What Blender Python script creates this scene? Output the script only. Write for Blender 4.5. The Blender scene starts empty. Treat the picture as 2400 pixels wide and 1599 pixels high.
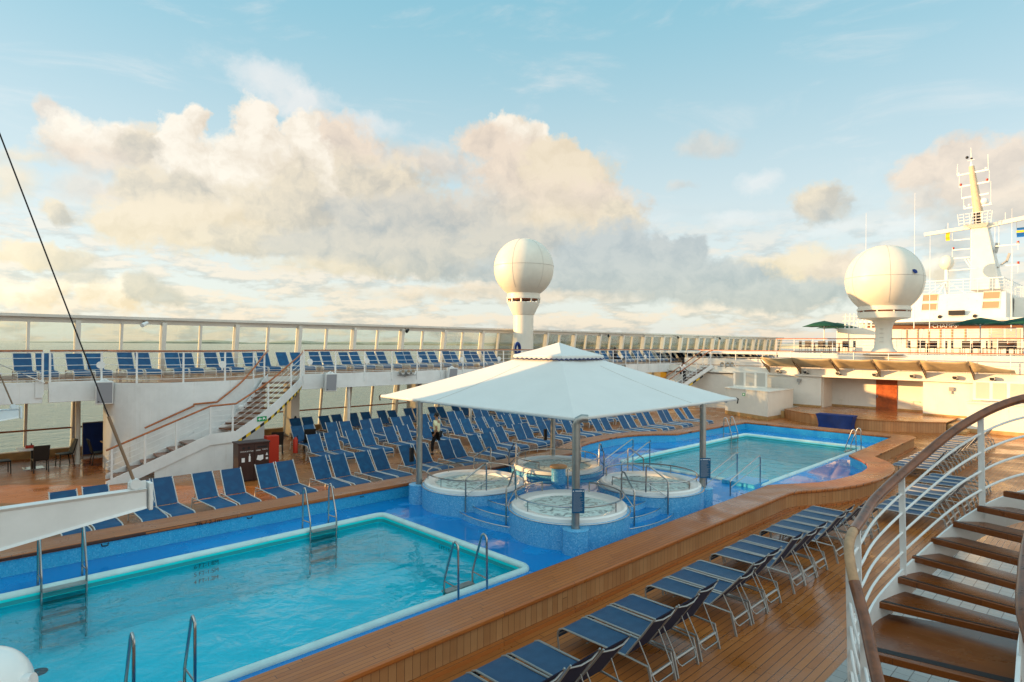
import bpy, bmesh, math, random
from mathutils import Vector, Matrix, noise
random.seed(7)
PI = math.pi; R = math.radians
scene = bpy.context.scene
col = scene.collection

# ------------------------------------------------------------------ camera
CAM_Z = 4.64; YAW = R(45.5); ROLL = .0075
cd = bpy.data.cameras.new('camera'); cam = bpy.data.objects.new('camera', cd); col.objects.link(cam)
cd.sensor_width = 36; cd.lens = 21.6; cd.shift_y = 7/2400; cd.clip_start = .1; cd.clip_end = 60000
fw = Vector((math.cos(YAW), math.sin(YAW), 0)); rt = Vector((math.sin(YAW), -math.cos(YAW), 0)); up = Vector((0, 0, 1))
cx = rt*math.cos(ROLL) + up*math.sin(ROLL); cy = up*math.cos(ROLL) - rt*math.sin(ROLL)
m = Matrix((cx, cy, -fw)).transposed().to_4x4(); m.translation = (0, 0, CAM_Z)
cam.matrix_world = m; scene.camera = cam

# ------------------------------------------------------------------ exposure and sun
scene.view_settings.view_transform = 'Standard'; scene.view_settings.look = 'None'
scene.view_settings.exposure = 1.22; scene.view_settings.gamma = 1
SUN_AZ = R(137); SUN_EL = R(9)
sd = Vector((math.cos(SUN_AZ)*math.cos(SUN_EL), math.sin(SUN_AZ)*math.cos(SUN_EL), math.sin(SUN_EL)))
sl = bpy.data.lights.new('sun', 'SUN'); sl.energy = 4.3; sl.angle = R(.5); sl.color = (1, .56, .22)
so = bpy.data.objects.new('sun', sl); col.objects.link(so); so.rotation_euler = sd.to_track_quat('Z', 'Y').to_euler()

# ------------------------------------------------------------------ node helpers
def N(nt, kind, **kw):
    n = nt.nodes.new(kind)
    for k, v in kw.items():
        if k == 'inp':
            for i, x in v.items():
                s = n.inputs[i]
                if hasattr(x, 'is_output'): nt.links.new(x, s)
                else: s.default_value = x
        else: setattr(n, k, v)
    return n
def M_(nt, op, a, b=0., c=0., clamp=False):
    n = nt.nodes.new('ShaderNodeMath'); n.operation = op; n.use_clamp = clamp
    for i, x in enumerate((a, b, c)):
        if hasattr(x, 'is_output'): nt.links.new(x, n.inputs[i])
        else: n.inputs[i].default_value = x
    return n.outputs[0]
def V_(nt, op, a, b=(0, 0, 0)):
    n = nt.nodes.new('ShaderNodeVectorMath'); n.operation = op
    for i, x in enumerate((a, b)):
        if hasattr(x, 'is_output'): nt.links.new(x, n.inputs[i])
        else: n.inputs[i].default_value = x
    return n
def mixc(nt, f, a, b, mode='MIX'):
    n = nt.nodes.new('ShaderNodeMix'); n.data_type = 'RGBA'; n.blend_type = mode
    for s, x in ((n.inputs[0], f), (n.inputs[6], a), (n.inputs[7], b)):
        if hasattr(x, 'is_output'): nt.links.new(x, s)
        else: s.default_value = (*x, 1) if isinstance(x, tuple) and len(x) == 3 else x
    return n.outputs[2]
def sstep(nt, x, a, b):
    n = nt.nodes.new('ShaderNodeMapRange'); n.interpolation_type = 'SMOOTHSTEP'
    nt.links.new(x, n.inputs[0]); n.inputs[1].default_value = a; n.inputs[2].default_value = b
    return n.outputs[0]

# ------------------------------------------------------------------ world: nishita sky with clouds
world = bpy.data.worlds.new('World'); scene.world = world; world.use_nodes = True; world.cycles.sampling_method = 'NONE'
scene.cycles.max_bounces = 7; scene.cycles.diffuse_bounces = 3; scene.cycles.glossy_bounces = 3; scene.cycles.transparent_max_bounces = 14; scene.cycles.transmission_bounces = 3
wt = world.node_tree; wt.nodes.clear()
# cumulus lumps, back to front: x, y, half width, half height (photo pixels, turned into degrees of sky), lit colour, shaded colour, edge softness, cover
def sky_px(px, py, rx, ry):
    u = px - 1200; v = py - (806.5 + .0075*u); h = math.hypot(1440, u)
    return (45.5 - math.degrees(math.atan(u/1440)), math.degrees(math.atan(-v/h)), math.degrees(rx*1440/h/h), math.degrees(ry/h))
C_ = ((1.20, 1.06, .85), (.90, .73, .52)); Pk = ((1.05, .84, .62), (.76, .62, .48)); Be = ((1.0, .83, .58), (.60, .53, .42)); Gr = ((.80, .71, .57), (.49, .49, .46)); Gc = ((.64, .65, .62), (.43, .48, .50)); Wh = ((.98, .98, .93), (.90, .92, .88)); Pe = ((1.06, .87, .60), (.90, .72, .46))
lumps = [(640,190,75,34,Wh,.9,.75),(600,172,45,34,Wh,.9,.6),(705,235,70,34,Wh,.8,.85),(850,295,80,20,Wh,.8,.8),(1782,428,48,24,Wh,.7,.8),(1730,515,80,15,Wh,.8,.7),(1960,540,110,12,Wh,.9,.6),(2128,530,70,22,Wh,.8,.8),(1655,338,75,20,Pk,.9,.5),(1593,440,30,12,Pk,.9,.4),
 (112,272,42,28,Pk,.5,.8),(175,325,80,45,C_,.35,.95),(300,330,85,40,C_,.35,.95),(345,350,70,45,Be,.4,.9),(220,372,110,34,Pk,.6,.8),
 (15,425,70,42,Pe,.8,.8),(45,366,70,16,Pe,.8,.7),(135,505,44,24,Be,.4,.9),(215,445,80,34,Pk,.9,.6),(280,470,60,24,Pk,.9,.5),
 (780,345,110,58,Pk,.5,.85),(900,375,90,40,Pk,.7,.7),(1020,385,80,36,Pk,.6,.75),(860,450,150,75,Be,.5,.95),(990,520,150,62,Gr,.5,.95),(850,540,160,70,Gr,.5,.9),
 (707,315,38,50,C_,.3,1),(722,395,55,70,C_,.3,1),(745,460,50,60,C_,.4,.9),
 (445,280,36,36,C_,.22,1),(420,318,48,52,C_,.25,1),(455,380,85,60,C_,.35,1),
 (615,258,38,30,C_,.2,1),(592,290,58,55,C_,.22,1),(610,350,68,80,C_,.3,1),(560,380,80,60,C_,.5,1),
 (510,440,140,75,C_,.5,.95),(330,430,75,40,Be,.45,.95),(400,455,110,48,Be,.5,.9),(690,470,85,85,Be,.35,1),(640,500,130,60,Be,.5,.9),(800,490,50,28,Gr,.5,.8),
 (320,520,105,52,Pe,.5,.95),(470,530,170,58,Pe,.5,.95),(610,560,160,34,Be,.4,.9),(740,570,120,34,Gr,.5,.85),
 (1185,318,48,40,C_,.22,1),(1245,345,58,45,C_,.25,1),(1130,330,58,36,Pk,.4,.95),(1210,400,110,65,Pk,.35,1),(1300,385,75,50,Pe,.3,1),(1330,440,110,65,Pe,.35,1),(1400,490,95,60,Pk,.4,1),(1440,520,60,55,Be,.4,.95),(1230,490,140,70,Pk,.6,.95),(1290,520,130,50,Pe,.6,.8),(1140,540,80,90,Gr,.6,.8),
 (930,600,260,40,Gr,.45,.95),(800,622,200,18,Pe,.7,.7),(1120,600,260,55,Gr,.5,.95),(1300,590,210,60,Gr,.5,.95),(1440,590,120,60,Gc,.4,.95),(1560,590,60,34,Gc,.3,.95),(1610,590,48,40,Gc,.3,.95),(1380,640,270,46,Gc,.5,.95),
 (1880,620,85,42,Pe,.4,.95),(1960,640,75,45,Pk,.4,.95),(1770,640,70,32,Pe,.4,.9),(1560,650,200,42,Gc,.5,.95),(1700,660,150,34,Gc,.4,.95),(1840,690,150,36,Gc,.35,.95),(1660,690,260,22,Gc,.6,.9),(1100,690,300,18,Pk,.8,.7),
 (1925,478,62,42,Be,.5,.95),(1940,500,55,26,Gr,.7,.7),
 (2240,365,85,45,Pk,.35,.95),(2165,405,75,45,Pk,.4,.95),(2340,370,70,42,Pk,.4,.95),(2290,430,110,50,Pk,.5,.9),(2370,480,90,45,Pk,.5,.95),(2150,475,55,26,Pk,.6,.8),(2260,500,90,32,Gr,.8,.6),(2190,635,50,28,C_,.4,.9),(2225,575,60,34,Gr,.7,.7),
 (70,592,85,22,Pe,.5,.85),(150,603,85,20,Be,.5,.8),(55,690,80,34,C_,.5,.9),(120,665,40,30,C_,.4,.9),(205,680,42,34,C_,.35,.95),(290,690,52,42,C_,.35,.95),(330,672,50,34,Gr,.4,.9),(370,695,60,24,Gr,.5,.8),(170,640,60,16,Gr,.6,.7),
 # beyond the frame, mirrored in the water
 (-500,480,300,140,C_,.4,1),(-1500,380,500,200,C_,.4,1),(2800,520,250,110,Pk,.4,1)]
tc = N(wt, 'ShaderNodeTexCoord')
sx = N(wt, 'ShaderNodeSeparateXYZ', inp={0: tc.outputs['Generated']})
az = M_(wt, 'MULTIPLY', M_(wt, 'ARCTAN2', sx.outputs[1], sx.outputs[0]), 57.2958)
el = M_(wt, 'MULTIPLY', M_(wt, 'ARCSINE', sx.outputs[2]), 57.2958)
P = N(wt, 'ShaderNodeCombineXYZ', inp={0: az, 1: el, 2: 0.}).outputs[0]
n1 = N(wt, 'ShaderNodeTexNoise', inp={'Vector': P, 'Scale': .30, 'Detail': 7., 'Roughness': .6})
PW = V_(wt, 'ADD', P, V_(wt, 'MULTIPLY', V_(wt, 'SUBTRACT', n1.outputs['Color'], (.5, .5, .5)).outputs[0], (3.8, 3.0, 0)).outputs[0]).outputs[0]
n2 = N(wt, 'ShaderNodeTexNoise', inp={'Vector': P, 'Scale': .75, 'Detail': 8., 'Roughness': .62}).outputs[0]
nE = M_(wt, 'MULTIPLY_ADD', n2, 1.0, -.50)
n3 = N(wt, 'ShaderNodeTexNoise', inp={'Vector': PW, 'Scale': .42, 'Detail': 6., 'Roughness': .6}).outputs[0]
nS = M_(wt, 'MULTIPLY_ADD', n3, 2.9, -.88)
SOFT = {}
def soft_class(soft):
    k = .3 if soft < .33 else (.5 if soft < .56 else .95)
    if k not in SOFT: SOFT[k] = M_(wt, 'MULTIPLY_ADD', nE, -1/k, 1.08/k + .3)
    return k, SOFT[k]
def layer_clouds(under):
    out = under
    for (bx, by, rx_, ry_, (lit_, dk_), soft, cover) in lumps:
        a, e, ra, re_ = sky_px(bx, by, rx_*1.06, ry_*1.06)
        n = wt.nodes.new('ShaderNodeVectorMath'); n.operation = 'MULTIPLY_ADD'; wt.links.new(PW, n.inputs[0])
        n.inputs[1].default_value = (1/ra, 1/re_, 0); n.inputs[2].default_value = (-a/ra, -e/re_, 0); d = n.outputs[0]
        k, nx = soft_class(soft)
        mk = M_(wt, 'MULTIPLY_ADD', V_(wt, 'LENGTH', d).outputs['Value'], -1/k, nx, True)
        if cover < .85: mk = M_(wt, 'MULTIPLY', mk, cover)
        sh_ = M_(wt, 'ADD', V_(wt, 'DOT_PRODUCT', d, (.20, .40, 0)).outputs['Value'], nS, 0., True)
        out = mixc(wt, mk, out, mixc(wt, sh_, dk_, lit_))
    return out
# thin wisps high up and a mottled bank near the horizon
wp = V_(wt, 'MULTIPLY', P, (.05, .17, 0)).outputs[0]
wr = N(wt, 'ShaderNodeVectorRotate', rotation_type='Z_AXIS', inp={0: wp, 'Angle': .35}).outputs[0]
wn = N(wt, 'ShaderNodeTexNoise', inp={'Vector': wr, 'Scale': 1.3, 'Detail': 7., 'Roughness': .62, 'Distortion': .6}).outputs[0]
wisp = M_(wt, 'MULTIPLY', sstep(wt, wn, .50, .80), sstep(wt, el, 2., 12.))
lp = V_(wt, 'MULTIPLY', P, (.15, .48, 0)).outputs[0]
ln = N(wt, 'ShaderNodeTexNoise', inp={'Vector': lp, 'Scale': 1.6, 'Detail': 8., 'Roughness': .6}).outputs[0]
ln2 = N(wt, 'ShaderNodeTexNoise', inp={'Vector': V_(wt, 'ADD', lp, (.1, .35, 0)).outputs[0], 'Scale': 1.6, 'Detail': 8., 'Roughness': .6}).outputs[0]
bank = M_(wt, 'MULTIPLY', sstep(wt, ln, .42, .54), sstep(wt, el, 13., 6.))
bankc = mixc(wt, sstep(wt, M_(wt, 'SUBTRACT', ln2, ln), .10, -.10), (.60, .61, .59), (1.03, .88, .72))
sky = N(wt, 'ShaderNodeTexSky', sky_type='NISHITA', sun_disc=False)
sky.sun_elevation = SUN_EL; sky.sun_rotation = R(90) - SUN_AZ; sky.air_density = 1.; sky.dust_density = 1.2; sky.ozone_density = 1.6
CL = .405
veil = mixc(wt, sstep(wt, el, 2., 34.), (.87, .91, .88), (.27, .63, .76))          # high thin veil over the sky
veil = mixc(wt, M_(wt, 'MULTIPLY', wisp, .75), veil, (.95, .95, .90))
veil = mixc(wt, M_(wt, 'MULTIPLY', bank, .85), veil, bankc)
veil = layer_clouds(veil)
# sky behind the viewer is brightened and warmed, added to lift the shaded deck
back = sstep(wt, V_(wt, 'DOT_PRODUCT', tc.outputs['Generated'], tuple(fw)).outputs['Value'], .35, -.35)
b_sky = N(wt, 'ShaderNodeBackground', inp={0: sky.outputs[0], 1: .15}).outputs[0]
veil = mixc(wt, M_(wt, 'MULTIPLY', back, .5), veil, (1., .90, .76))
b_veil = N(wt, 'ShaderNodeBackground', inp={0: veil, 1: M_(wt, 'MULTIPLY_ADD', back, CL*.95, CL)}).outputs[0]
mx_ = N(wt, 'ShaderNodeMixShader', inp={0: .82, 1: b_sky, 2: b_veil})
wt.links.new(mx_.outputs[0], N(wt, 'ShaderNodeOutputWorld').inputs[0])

# ------------------------------------------------------------------ materials
MAT = {}
def weather(name, amt=.10):
    m = MAT[name]; nt = m.node_tree; b = nt.nodes['Principled BSDF']; t = N(nt, 'ShaderNodeTexCoord')
    st_ = N(nt, 'ShaderNodeTexNoise', inp={'Vector': V_(nt, 'MULTIPLY', t.outputs['Object'], (5, 5, .35)).outputs[0], 'Scale': 1., 'Detail': 6., 'Roughness': .7}).outputs[0]
    pt = N(nt, 'ShaderNodeTexNoise', inp={'Vector': t.outputs['Object'], 'Scale': 1.1, 'Detail': 5.}).outputs[0]
    f = M_(nt, 'MULTIPLY', sstep(nt, st_, .54, .80), sstep(nt, pt, .40, .62))
    src = b.inputs['Base Color'].links[0].from_socket
    c = mixc(nt, M_(nt, 'MULTIPLY', f, amt*5), src, (.42, .33, .22))
    nt.links.new(c, b.inputs['Base Color'])
    w = N(nt, 'ShaderNodeTexNoise', inp={'Vector': t.outputs['Object'], 'Scale': 1.6, 'Detail': 2.}).outputs[0]
    bn = N(nt, 'ShaderNodeBump', inp={'Height': w, 'Strength': .25, 'Distance': .03}); nt.links.new(bn.outputs[0], b.inputs['Normal'])
def pm(name, color, rough=.5, metal=0., spec=.35, var=.0, vscale=3., bump=0., bscale=40., coat=0., **kw):
    m = bpy.data.materials.new(name); m.use_nodes = True; nt = m.node_tree; b = nt.nodes['Principled BSDF']
    b.inputs['Base Color'].default_value = (*color, 1); b.inputs['Roughness'].default_value = rough
    b.inputs['Metallic'].default_value = metal; b.inputs['Specular IOR Level'].default_value = spec
    if coat: b.inputs['Coat Weight'].default_value = coat; b.inputs['Coat Roughness'].default_value = .08
    tcn = N(nt, 'ShaderNodeTexCoord')
    if var:
        n = N(nt, 'ShaderNodeTexNoise', inp={'Vector': tcn.outputs['Object'], 'Scale': vscale, 'Detail': 6., 'Roughness': .65})
        c = mixc(nt, sstep(nt, n.outputs[0], .3, .7), tuple(x*(1-var) for x in color), tuple(min(1, x*(1+var)) for x in color))
        nt.links.new(c, b.inputs['Base Color'])
        nt.links.new(M_(nt, 'ADD', M_(nt, 'MULTIPLY', n.outputs[0], .25), rough-.12), b.inputs['Roughness'])
    if bump:
        n = N(nt, 'ShaderNodeTexNoise', inp={'Vector': tcn.outputs['Object'], 'Scale': bscale, 'Detail': 3.})
        bn = N(nt, 'ShaderNodeBump', inp={'Height': n.outputs[0], 'Strength': bump, 'Distance': .01})
        nt.links.new(bn.outputs[0], b.inputs['Normal'])
    MAT[name] = m; return m
pm('white_paint', (.74, .75, .74), .38, var=.07, vscale=1.2)
pm('cream_paint', (.72, .69, .62), .42, var=.05, vscale=.8)
weather('white_paint'); weather('cream_paint')
pm('steel', (.42, .42, .41), .22, 1.)
pm('dull_steel', (.36, .36, .34), .42, .9, var=.1, vscale=6.)
pm('alu_grey', (.34, .34, .33), .38, .5)
pm('lounger_white', (.58, .56, .53), .4)
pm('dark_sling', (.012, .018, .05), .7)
pm('black', (.012, .012, .014), .5)
pm('grey_panel', (.30, .31, .34), .7, bump=.3, bscale=300)
pm('frosted', (.46, .43, .38), .55)
pm('acrylic', (.80, .82, .80), .15)
pm('teak_rail', (.36, .105, .022), .32, var=.3, vscale=9., coat=.3)
pm('teak_dark', (.17, .055, .018), .3, var=.35, vscale=9., coat=.4)
pm('teak_rail_pale', (.40, .24, .13), .45, var=.2, vscale=9.)
pm('door_wood', (.33, .08, .018), .35, var=.3, vscale=4.)
pm('brown_bin', (.05, .022, .018), .5, var=.2)
pm('red', (.42, .025, .008), .5)
pm('green_fabric', (.004, .06, .035), .8, var=.15)
pm('navy_cloth', (.004, .028, .16), .75, var=.2, vscale=2.)
pm('wicker', (.02, .015, .012), .6)
pm('tan_wood', (.42, .25, .1), .45, var=.2)
pm('sign_blue', (.002, .085, .19), .35)
pm('white_mark', (.8, .8, .8), .5)
pm('black_mark', (.02, .015, .01), .6)
pm('yellow', (.75, .50, .03), .5)
pm('blue_flag', (.01, .13, .45), .7)
pm('exit_green', (.0, .30, .10), .5)
pm('skin', (.32, .17, .10), .55)
pm('dark_skin', (.09, .045, .03), .5)
pm('hair', (.012, .01, .01), .6)
pm('shirt_yellow', (.74, .71, .45), .85)
pm('shirt_white', (.78, .78, .80), .85)
pm('trousers', (.01, .01, .012), .8)
pm('awning', (.50, .42, .27), .75, var=.12, vscale=2.)
pm('mast_buff', (.62, .46, .30), .5, var=.1)
pm('sign_brown', (.16, .06, .025), .5)
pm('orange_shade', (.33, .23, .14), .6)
pm('dark_glass', (.02, .025, .03), .08, spec=.8)
pm('red_lamp', (.35, .01, .01), .4)
pm('lens', (.25, .2, .14), .15, .3)
pm('rust_rope', (.25, .16, .10), .7)

def sling(name='blue_sling', ca=(.002, .058, .155), cb=(.003, .098, .225)):
    m = pm(name, ca, .55); nt = m.node_tree; b = nt.nodes['Principled BSDF']
    t = N(nt, 'ShaderNodeTexCoord'); oi = N(nt, 'ShaderNodeObjectInfo')
    n = N(nt, 'ShaderNodeTexNoise', inp={'Vector': t.outputs['Object'], 'Scale': 5., 'Detail': 5.})
    c = mixc(nt, sstep(nt, n.outputs[0], .3, .75), ca, cb)
    c = mixc(nt, M_(nt, 'MULTIPLY', oi.outputs['Random'], .45), c, (.010, .040, .11))
    nt.links.new(c, b.inputs['Base Color'])
    b.inputs['Sheen Weight'].default_value = .06; b.inputs['Sheen Roughness'].default_value = .5; b.inputs['Sheen Tint'].default_value = (.5, .6, .8, 1)
    w = N(nt, 'ShaderNodeTexWave', inp={'Vector': t.outputs['Object'], 'Scale': 60.})
    bn = N(nt, 'ShaderNodeBump', inp={'Height': w.outputs[0], 'Strength': .12, 'Distance': .003}); nt.links.new(bn.outputs[0], b.inputs['Normal'])
sling()
sling('sling_sky_sheen', (.016, .055, .115), (.026, .080, .155))  # blue sling again, greyed by the grazing sky reflection put into its colour

def canopy_mat():
    m = pm('canopy_cloth', (.66, .72, .76), .6); nt = m.node_tree; b = nt.nodes['Principled BSDF']
    t = N(nt, 'ShaderNodeTexCoord')
    n = N(nt, 'ShaderNodeTexNoise', inp={'Vector': t.outputs['Object'], 'Scale': 1.2, 'Detail': 7., 'Roughness': .65})
    nt.links.new(mixc(nt, n.outputs[0], (.62, .63, .61), (.70, .71, .69)), b.inputs['Base Color'])
    n2 = N(nt, 'ShaderNodeTexNoise', inp={'Vector': t.outputs['Object'], 'Scale': 2.2, 'Detail': 2.})
    bn = N(nt, 'ShaderNodeBump', inp={'Height': n2.outputs[0], 'Strength': .2, 'Distance': .03}); nt.links.new(bn.outputs[0], b.inputs['Normal'])
canopy_mat()

def plank_mat(name, c1, c2, seam, width, axis='Y', butt=2.4, rough=(.13, .44), wet=.5, uv=False, seamw=.07, wcol=None):
    """planking: width across axis, seams of dark caulking, butt joints, wet patches in the gloss"""
    m = bpy.data.materials.new(name); m.use_nodes = True; nt = m.node_tree; b = nt.nodes['Principled BSDF']
    t = N(nt, 'ShaderNodeTexCoord'); sp = N(nt, 'ShaderNodeSeparateXYZ', inp={0: t.outputs['UV' if uv else 'Object']})
    a, l = (sp.outputs[1], sp.outputs[0]) if axis == 'Y' else (sp.outputs[0], sp.outputs[1])
    q = M_(nt, 'DIVIDE', a, width); row = M_(nt, 'FLOOR', q); fr = M_(nt, 'FRACT', q)
    rnd = N(nt, 'ShaderNodeTexWhiteNoise', noise_dimensions='1D', inp={'W': row}).outputs[0]
    lq = M_(nt, 'ADD', M_(nt, 'DIVIDE', l, butt), M_(nt, 'MULTIPLY', rnd, 7.3)); lf = M_(nt, 'FRACT', lq)
    pid = N(nt, 'ShaderNodeTexWhiteNoise', noise_dimensions='2D', inp={'Vector': N(nt, 'ShaderNodeCombineXYZ', inp={0: row, 1: M_(nt, 'FLOOR', lq)}).outputs[0]}).outputs[0]
    seam_m = M_(nt, 'LESS_THAN', fr, seamw); butt_m = M_(nt, 'LESS_THAN', lf, .006/butt*1.4)
    sm = M_(nt, 'MAXIMUM', seam_m, butt_m)
    gr = V_(nt, 'MULTIPLY', t.outputs['UV' if uv else 'Object'], (2, 30, 30) if axis == 'Y' else (30, 2, 30)).outputs[0]
    gn = N(nt, 'ShaderNodeTexNoise', inp={'Vector': gr, 'Scale': 1., 'Detail': 6., 'Roughness': .7}).outputs[0]
    base = mixc(nt, M_(nt, 'ADD', M_(nt, 'MULTIPLY', pid, .55), M_(nt, 'MULTIPLY', gn, .45)), c1, c2)
    big = N(nt, 'ShaderNodeTexNoise', inp={'Vector': t.outputs['Object'], 'Scale': .55, 'Detail': 6., 'Roughness': .62, 'Distortion': .4}).outputs[0]
    wetm = sstep(nt, big, .40, .66)
    base = mixc(nt, M_(nt, 'MULTIPLY', wetm, .35*wet), base, tuple(x*.55 for x in c1))
    base = mixc(nt, sm, base, seam)
    nt.links.new(base, b.inputs['Base Color'])
    fine = N(nt, 'ShaderNodeTexNoise', inp={'Vector': t.outputs['Object'], 'Scale': 6., 'Detail': 4.}).outputs[0]
    rg = M_(nt, 'ADD', M_(nt, 'MULTIPLY', M_(nt, 'SUBTRACT', 1., wetm), rough[1]-rough[0]), M_(nt, 'MULTIPLY_ADD', fine, .12, rough[0]-.06))
    nt.links.new(rg, b.inputs['Roughness']); b.inputs['Coat Weight'].default_value = .0
    hb = N(nt, 'ShaderNodeBump', inp={'Height': M_(nt, 'ADD', M_(nt, 'MULTIPLY', sm, -1.), M_(nt, 'MULTIPLY', fine, .25)), 'Strength': .18, 'Distance': .003})
    nt.links.new(hb.outputs[0], b.inputs['Normal'])
    MAT[name] = m; return m
plank_mat('deck_planks', (.30, .088, .015), (.45, .155, .034), (.035, .014, .006), .115, 'Y', 2.6, seamw=.085)
plank_mat('coping_planks', (.33, .090, .014), (.46, .145, .030), (.06, .018, .005), .085, 'Y', 1.7, rough=(.2, .45), seamw=.09)
plank_mat('coping_facing', (.34, .14, .048), (.48, .25, .105), (.06, .02, .008), .13, 'X', 30., rough=(.3, .5), uv=True, wet=0., seamw=.05)
plank_mat('stage_planks', (.34, .13, .035), (.45, .19, .06), (.12, .04, .012), .09, 'Y', 3., rough=(.12, .3))
plank_mat('tread_wood', (.135, .036, .006), (.21, .060, .010), (.10, .03, .006), .14, 'X', 9., rough=(.16, .3), seamw=.01)
plank_mat('white_tiles', (.22, .21, .19), (.30, .28, .26), (.10, .09, .08), .2, 'Y', .2, rough=(.12, .25), wet=.2)

def mosaic(name, c1, c2, c3, grout, ts=.025, rough=.22):
    m = bpy.data.materials.new(name); m.use_nodes = True; nt = m.node_tree; b = nt.nodes['Principled BSDF']
    t = N(nt, 'ShaderNodeTexCoord'); s = V_(nt, 'SCALE', t.outputs['UV']); s.inputs['Scale'].default_value = 1/ts
    fl = V_(nt, 'FLOOR', s.outputs[0]).outputs[0]; fr = N(nt, 'ShaderNodeSeparateXYZ', inp={0: V_(nt, 'FRACTION', s.outputs[0]).outputs[0]})
    w = N(nt, 'ShaderNodeTexWhiteNoise', noise_dimensions='2D', inp={'Vector': fl}).outputs[0]
    lo = N(nt, 'ShaderNodeTexNoise', inp={'Vector': t.outputs['UV'], 'Scale': 3., 'Detail': 4.}).outputs[0]
    w2 = M_(nt, 'ADD', M_(nt, 'MULTIPLY', w, .75), M_(nt, 'MULTIPLY', lo, .25))
    c = mixc(nt, sstep(nt, w2, .1, .5), c1, c2); c = mixc(nt, sstep(nt, w2, .62, .9), c, c3)
    gm = M_(nt, 'MAXIMUM', M_(nt, 'LESS_THAN', fr.outputs[0], .13), M_(nt, 'LESS_THAN', fr.outputs[1], .13))
    nt.links.new(mixc(nt, gm, c, grout), b.inputs['Base Color']); b.inputs['Roughness'].default_value = rough
    bn = N(nt, 'ShaderNodeBump', inp={'Height': M_(nt, 'MULTIPLY', gm, -1.), 'Strength': .3, 'Distance': .002}); nt.links.new(bn.outputs[0], b.inputs['Normal'])
    MAT[name] = m
mosaic('mosaic_blue', (.03, .27, .56), (.07, .38, .68), (.20, .52, .76), (.20, .46, .66))
mosaic('mosaic_aqua', (.01, .30, .58), (.02, .39, .66), (.07, .47, .72), (.06, .38, .62))

def floor_blue():
    m = bpy.data.materials.new('blue_floor'); m.use_nodes = True; nt = m.node_tree; b = nt.nodes['Principled BSDF']
    t = N(nt, 'ShaderNodeTexCoord')
    n = N(nt, 'ShaderNodeTexNoise', inp={'Vector': t.outputs['Object'], 'Scale': .6, 'Detail': 5., 'Roughness': .6}).outputs[0]
    wet = sstep(nt, n, .42, .52)
    nt.links.new(mixc(nt, wet, (.0, .25, .62), (.0, .195, .54)), b.inputs['Base Color'])
    nt.links.new(M_(nt, 'ADD', M_(nt, 'MULTIPLY', M_(nt, 'SUBTRACT', 1., wet), .36), .04), b.inputs['Roughness'])
    f = N(nt, 'ShaderNodeTexNoise', inp={'Vector': t.outputs['Object'], 'Scale': 120.}).outputs[0]
    bn = N(nt, 'ShaderNodeBump', inp={'Height': M_(nt, 'MULTIPLY', f, M_(nt, 'SUBTRACT', 1., wet)), 'Strength': .15, 'Distance': .003}); nt.links.new(bn.outputs[0], b.inputs['Normal'])
    MAT['blue_floor'] = m
floor_blue()
pm('pool_paint', (.0, .80, .83), .5, var=.06, vscale=.5)
pm('pool_rim_paint', (.50, .70, .69), .3, var=.08, vscale=2.)
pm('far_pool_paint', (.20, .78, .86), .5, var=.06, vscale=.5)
pm('gutter', (.02, .30, .33), .4)

def water(name, tint, scale=1.0, strength=.35, dist=.05, rough=.02, bubbly=False, stretch=(1, 1, 1)):
    m = bpy.data.materials.new(name); m.use_nodes = True; nt = m.node_tree; nt.nodes.clear()
    t = N(nt, 'ShaderNodeTexCoord'); v = V_(nt, 'MULTIPLY', t.outputs['Object'], stretch).outputs[0]
    a = N(nt, 'ShaderNodeTexNoise', inp={'Vector': v, 'Scale': .9*scale, 'Detail': 2., 'Distortion': .7}).outputs[0]
    c = N(nt, 'ShaderNodeTexNoise', inp={'Vector': v, 'Scale': 3.8*scale, 'Detail': 3., 'Distortion': .5}).outputs[0]
    h = M_(nt, 'ADD', a, M_(nt, 'MULTIPLY', c, .28))
    bn = N(nt, 'ShaderNodeBump', inp={'Height': h, 'Strength': strength, 'Distance': dist}).outputs[0]
    fr = N(nt, 'ShaderNodeFresnel', inp={'IOR': 1.38 if stretch[2] == 1 else 1.55, 'Normal': bn}).outputs[0]
    gl = N(nt, 'ShaderNodeBsdfGlossy', inp={'Color': (.85, .95, 1, 1), 'Roughness': rough, 'Normal': bn}).outputs[0]
    tr = N(nt, 'ShaderNodeBsdfTransparent', inp={'Color': (*tint, 1)}).outputs[0]
    mx = N(nt, 'ShaderNodeMixShader', inp={0: fr, 1: tr, 2: gl}).outputs[0]
    if bubbly:
        f = N(nt, 'ShaderNodeTexNoise', inp={'Vector': t.outputs['Object'], 'Scale': 4., 'Detail': 5., 'Roughness': .55, 'Distortion': 1.6}).outputs[0]
        df = N(nt, 'ShaderNodeBsdfDiffuse', inp={0: (.66, .80, .77, 1)}).outputs[0]
        mx = N(nt, 'ShaderNodeMixShader', inp={0: sstep(nt, f, .26, .56), 1: mx, 2: df}).outputs[0]
    N(nt, 'ShaderNodeOutputMaterial', inp={0: mx}); MAT[name] = m
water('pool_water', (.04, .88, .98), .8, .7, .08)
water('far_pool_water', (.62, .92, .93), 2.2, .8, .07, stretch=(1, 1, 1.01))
water('tub_water', (.66, .90, .88), 5., .6, .02, bubbly=True)

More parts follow.
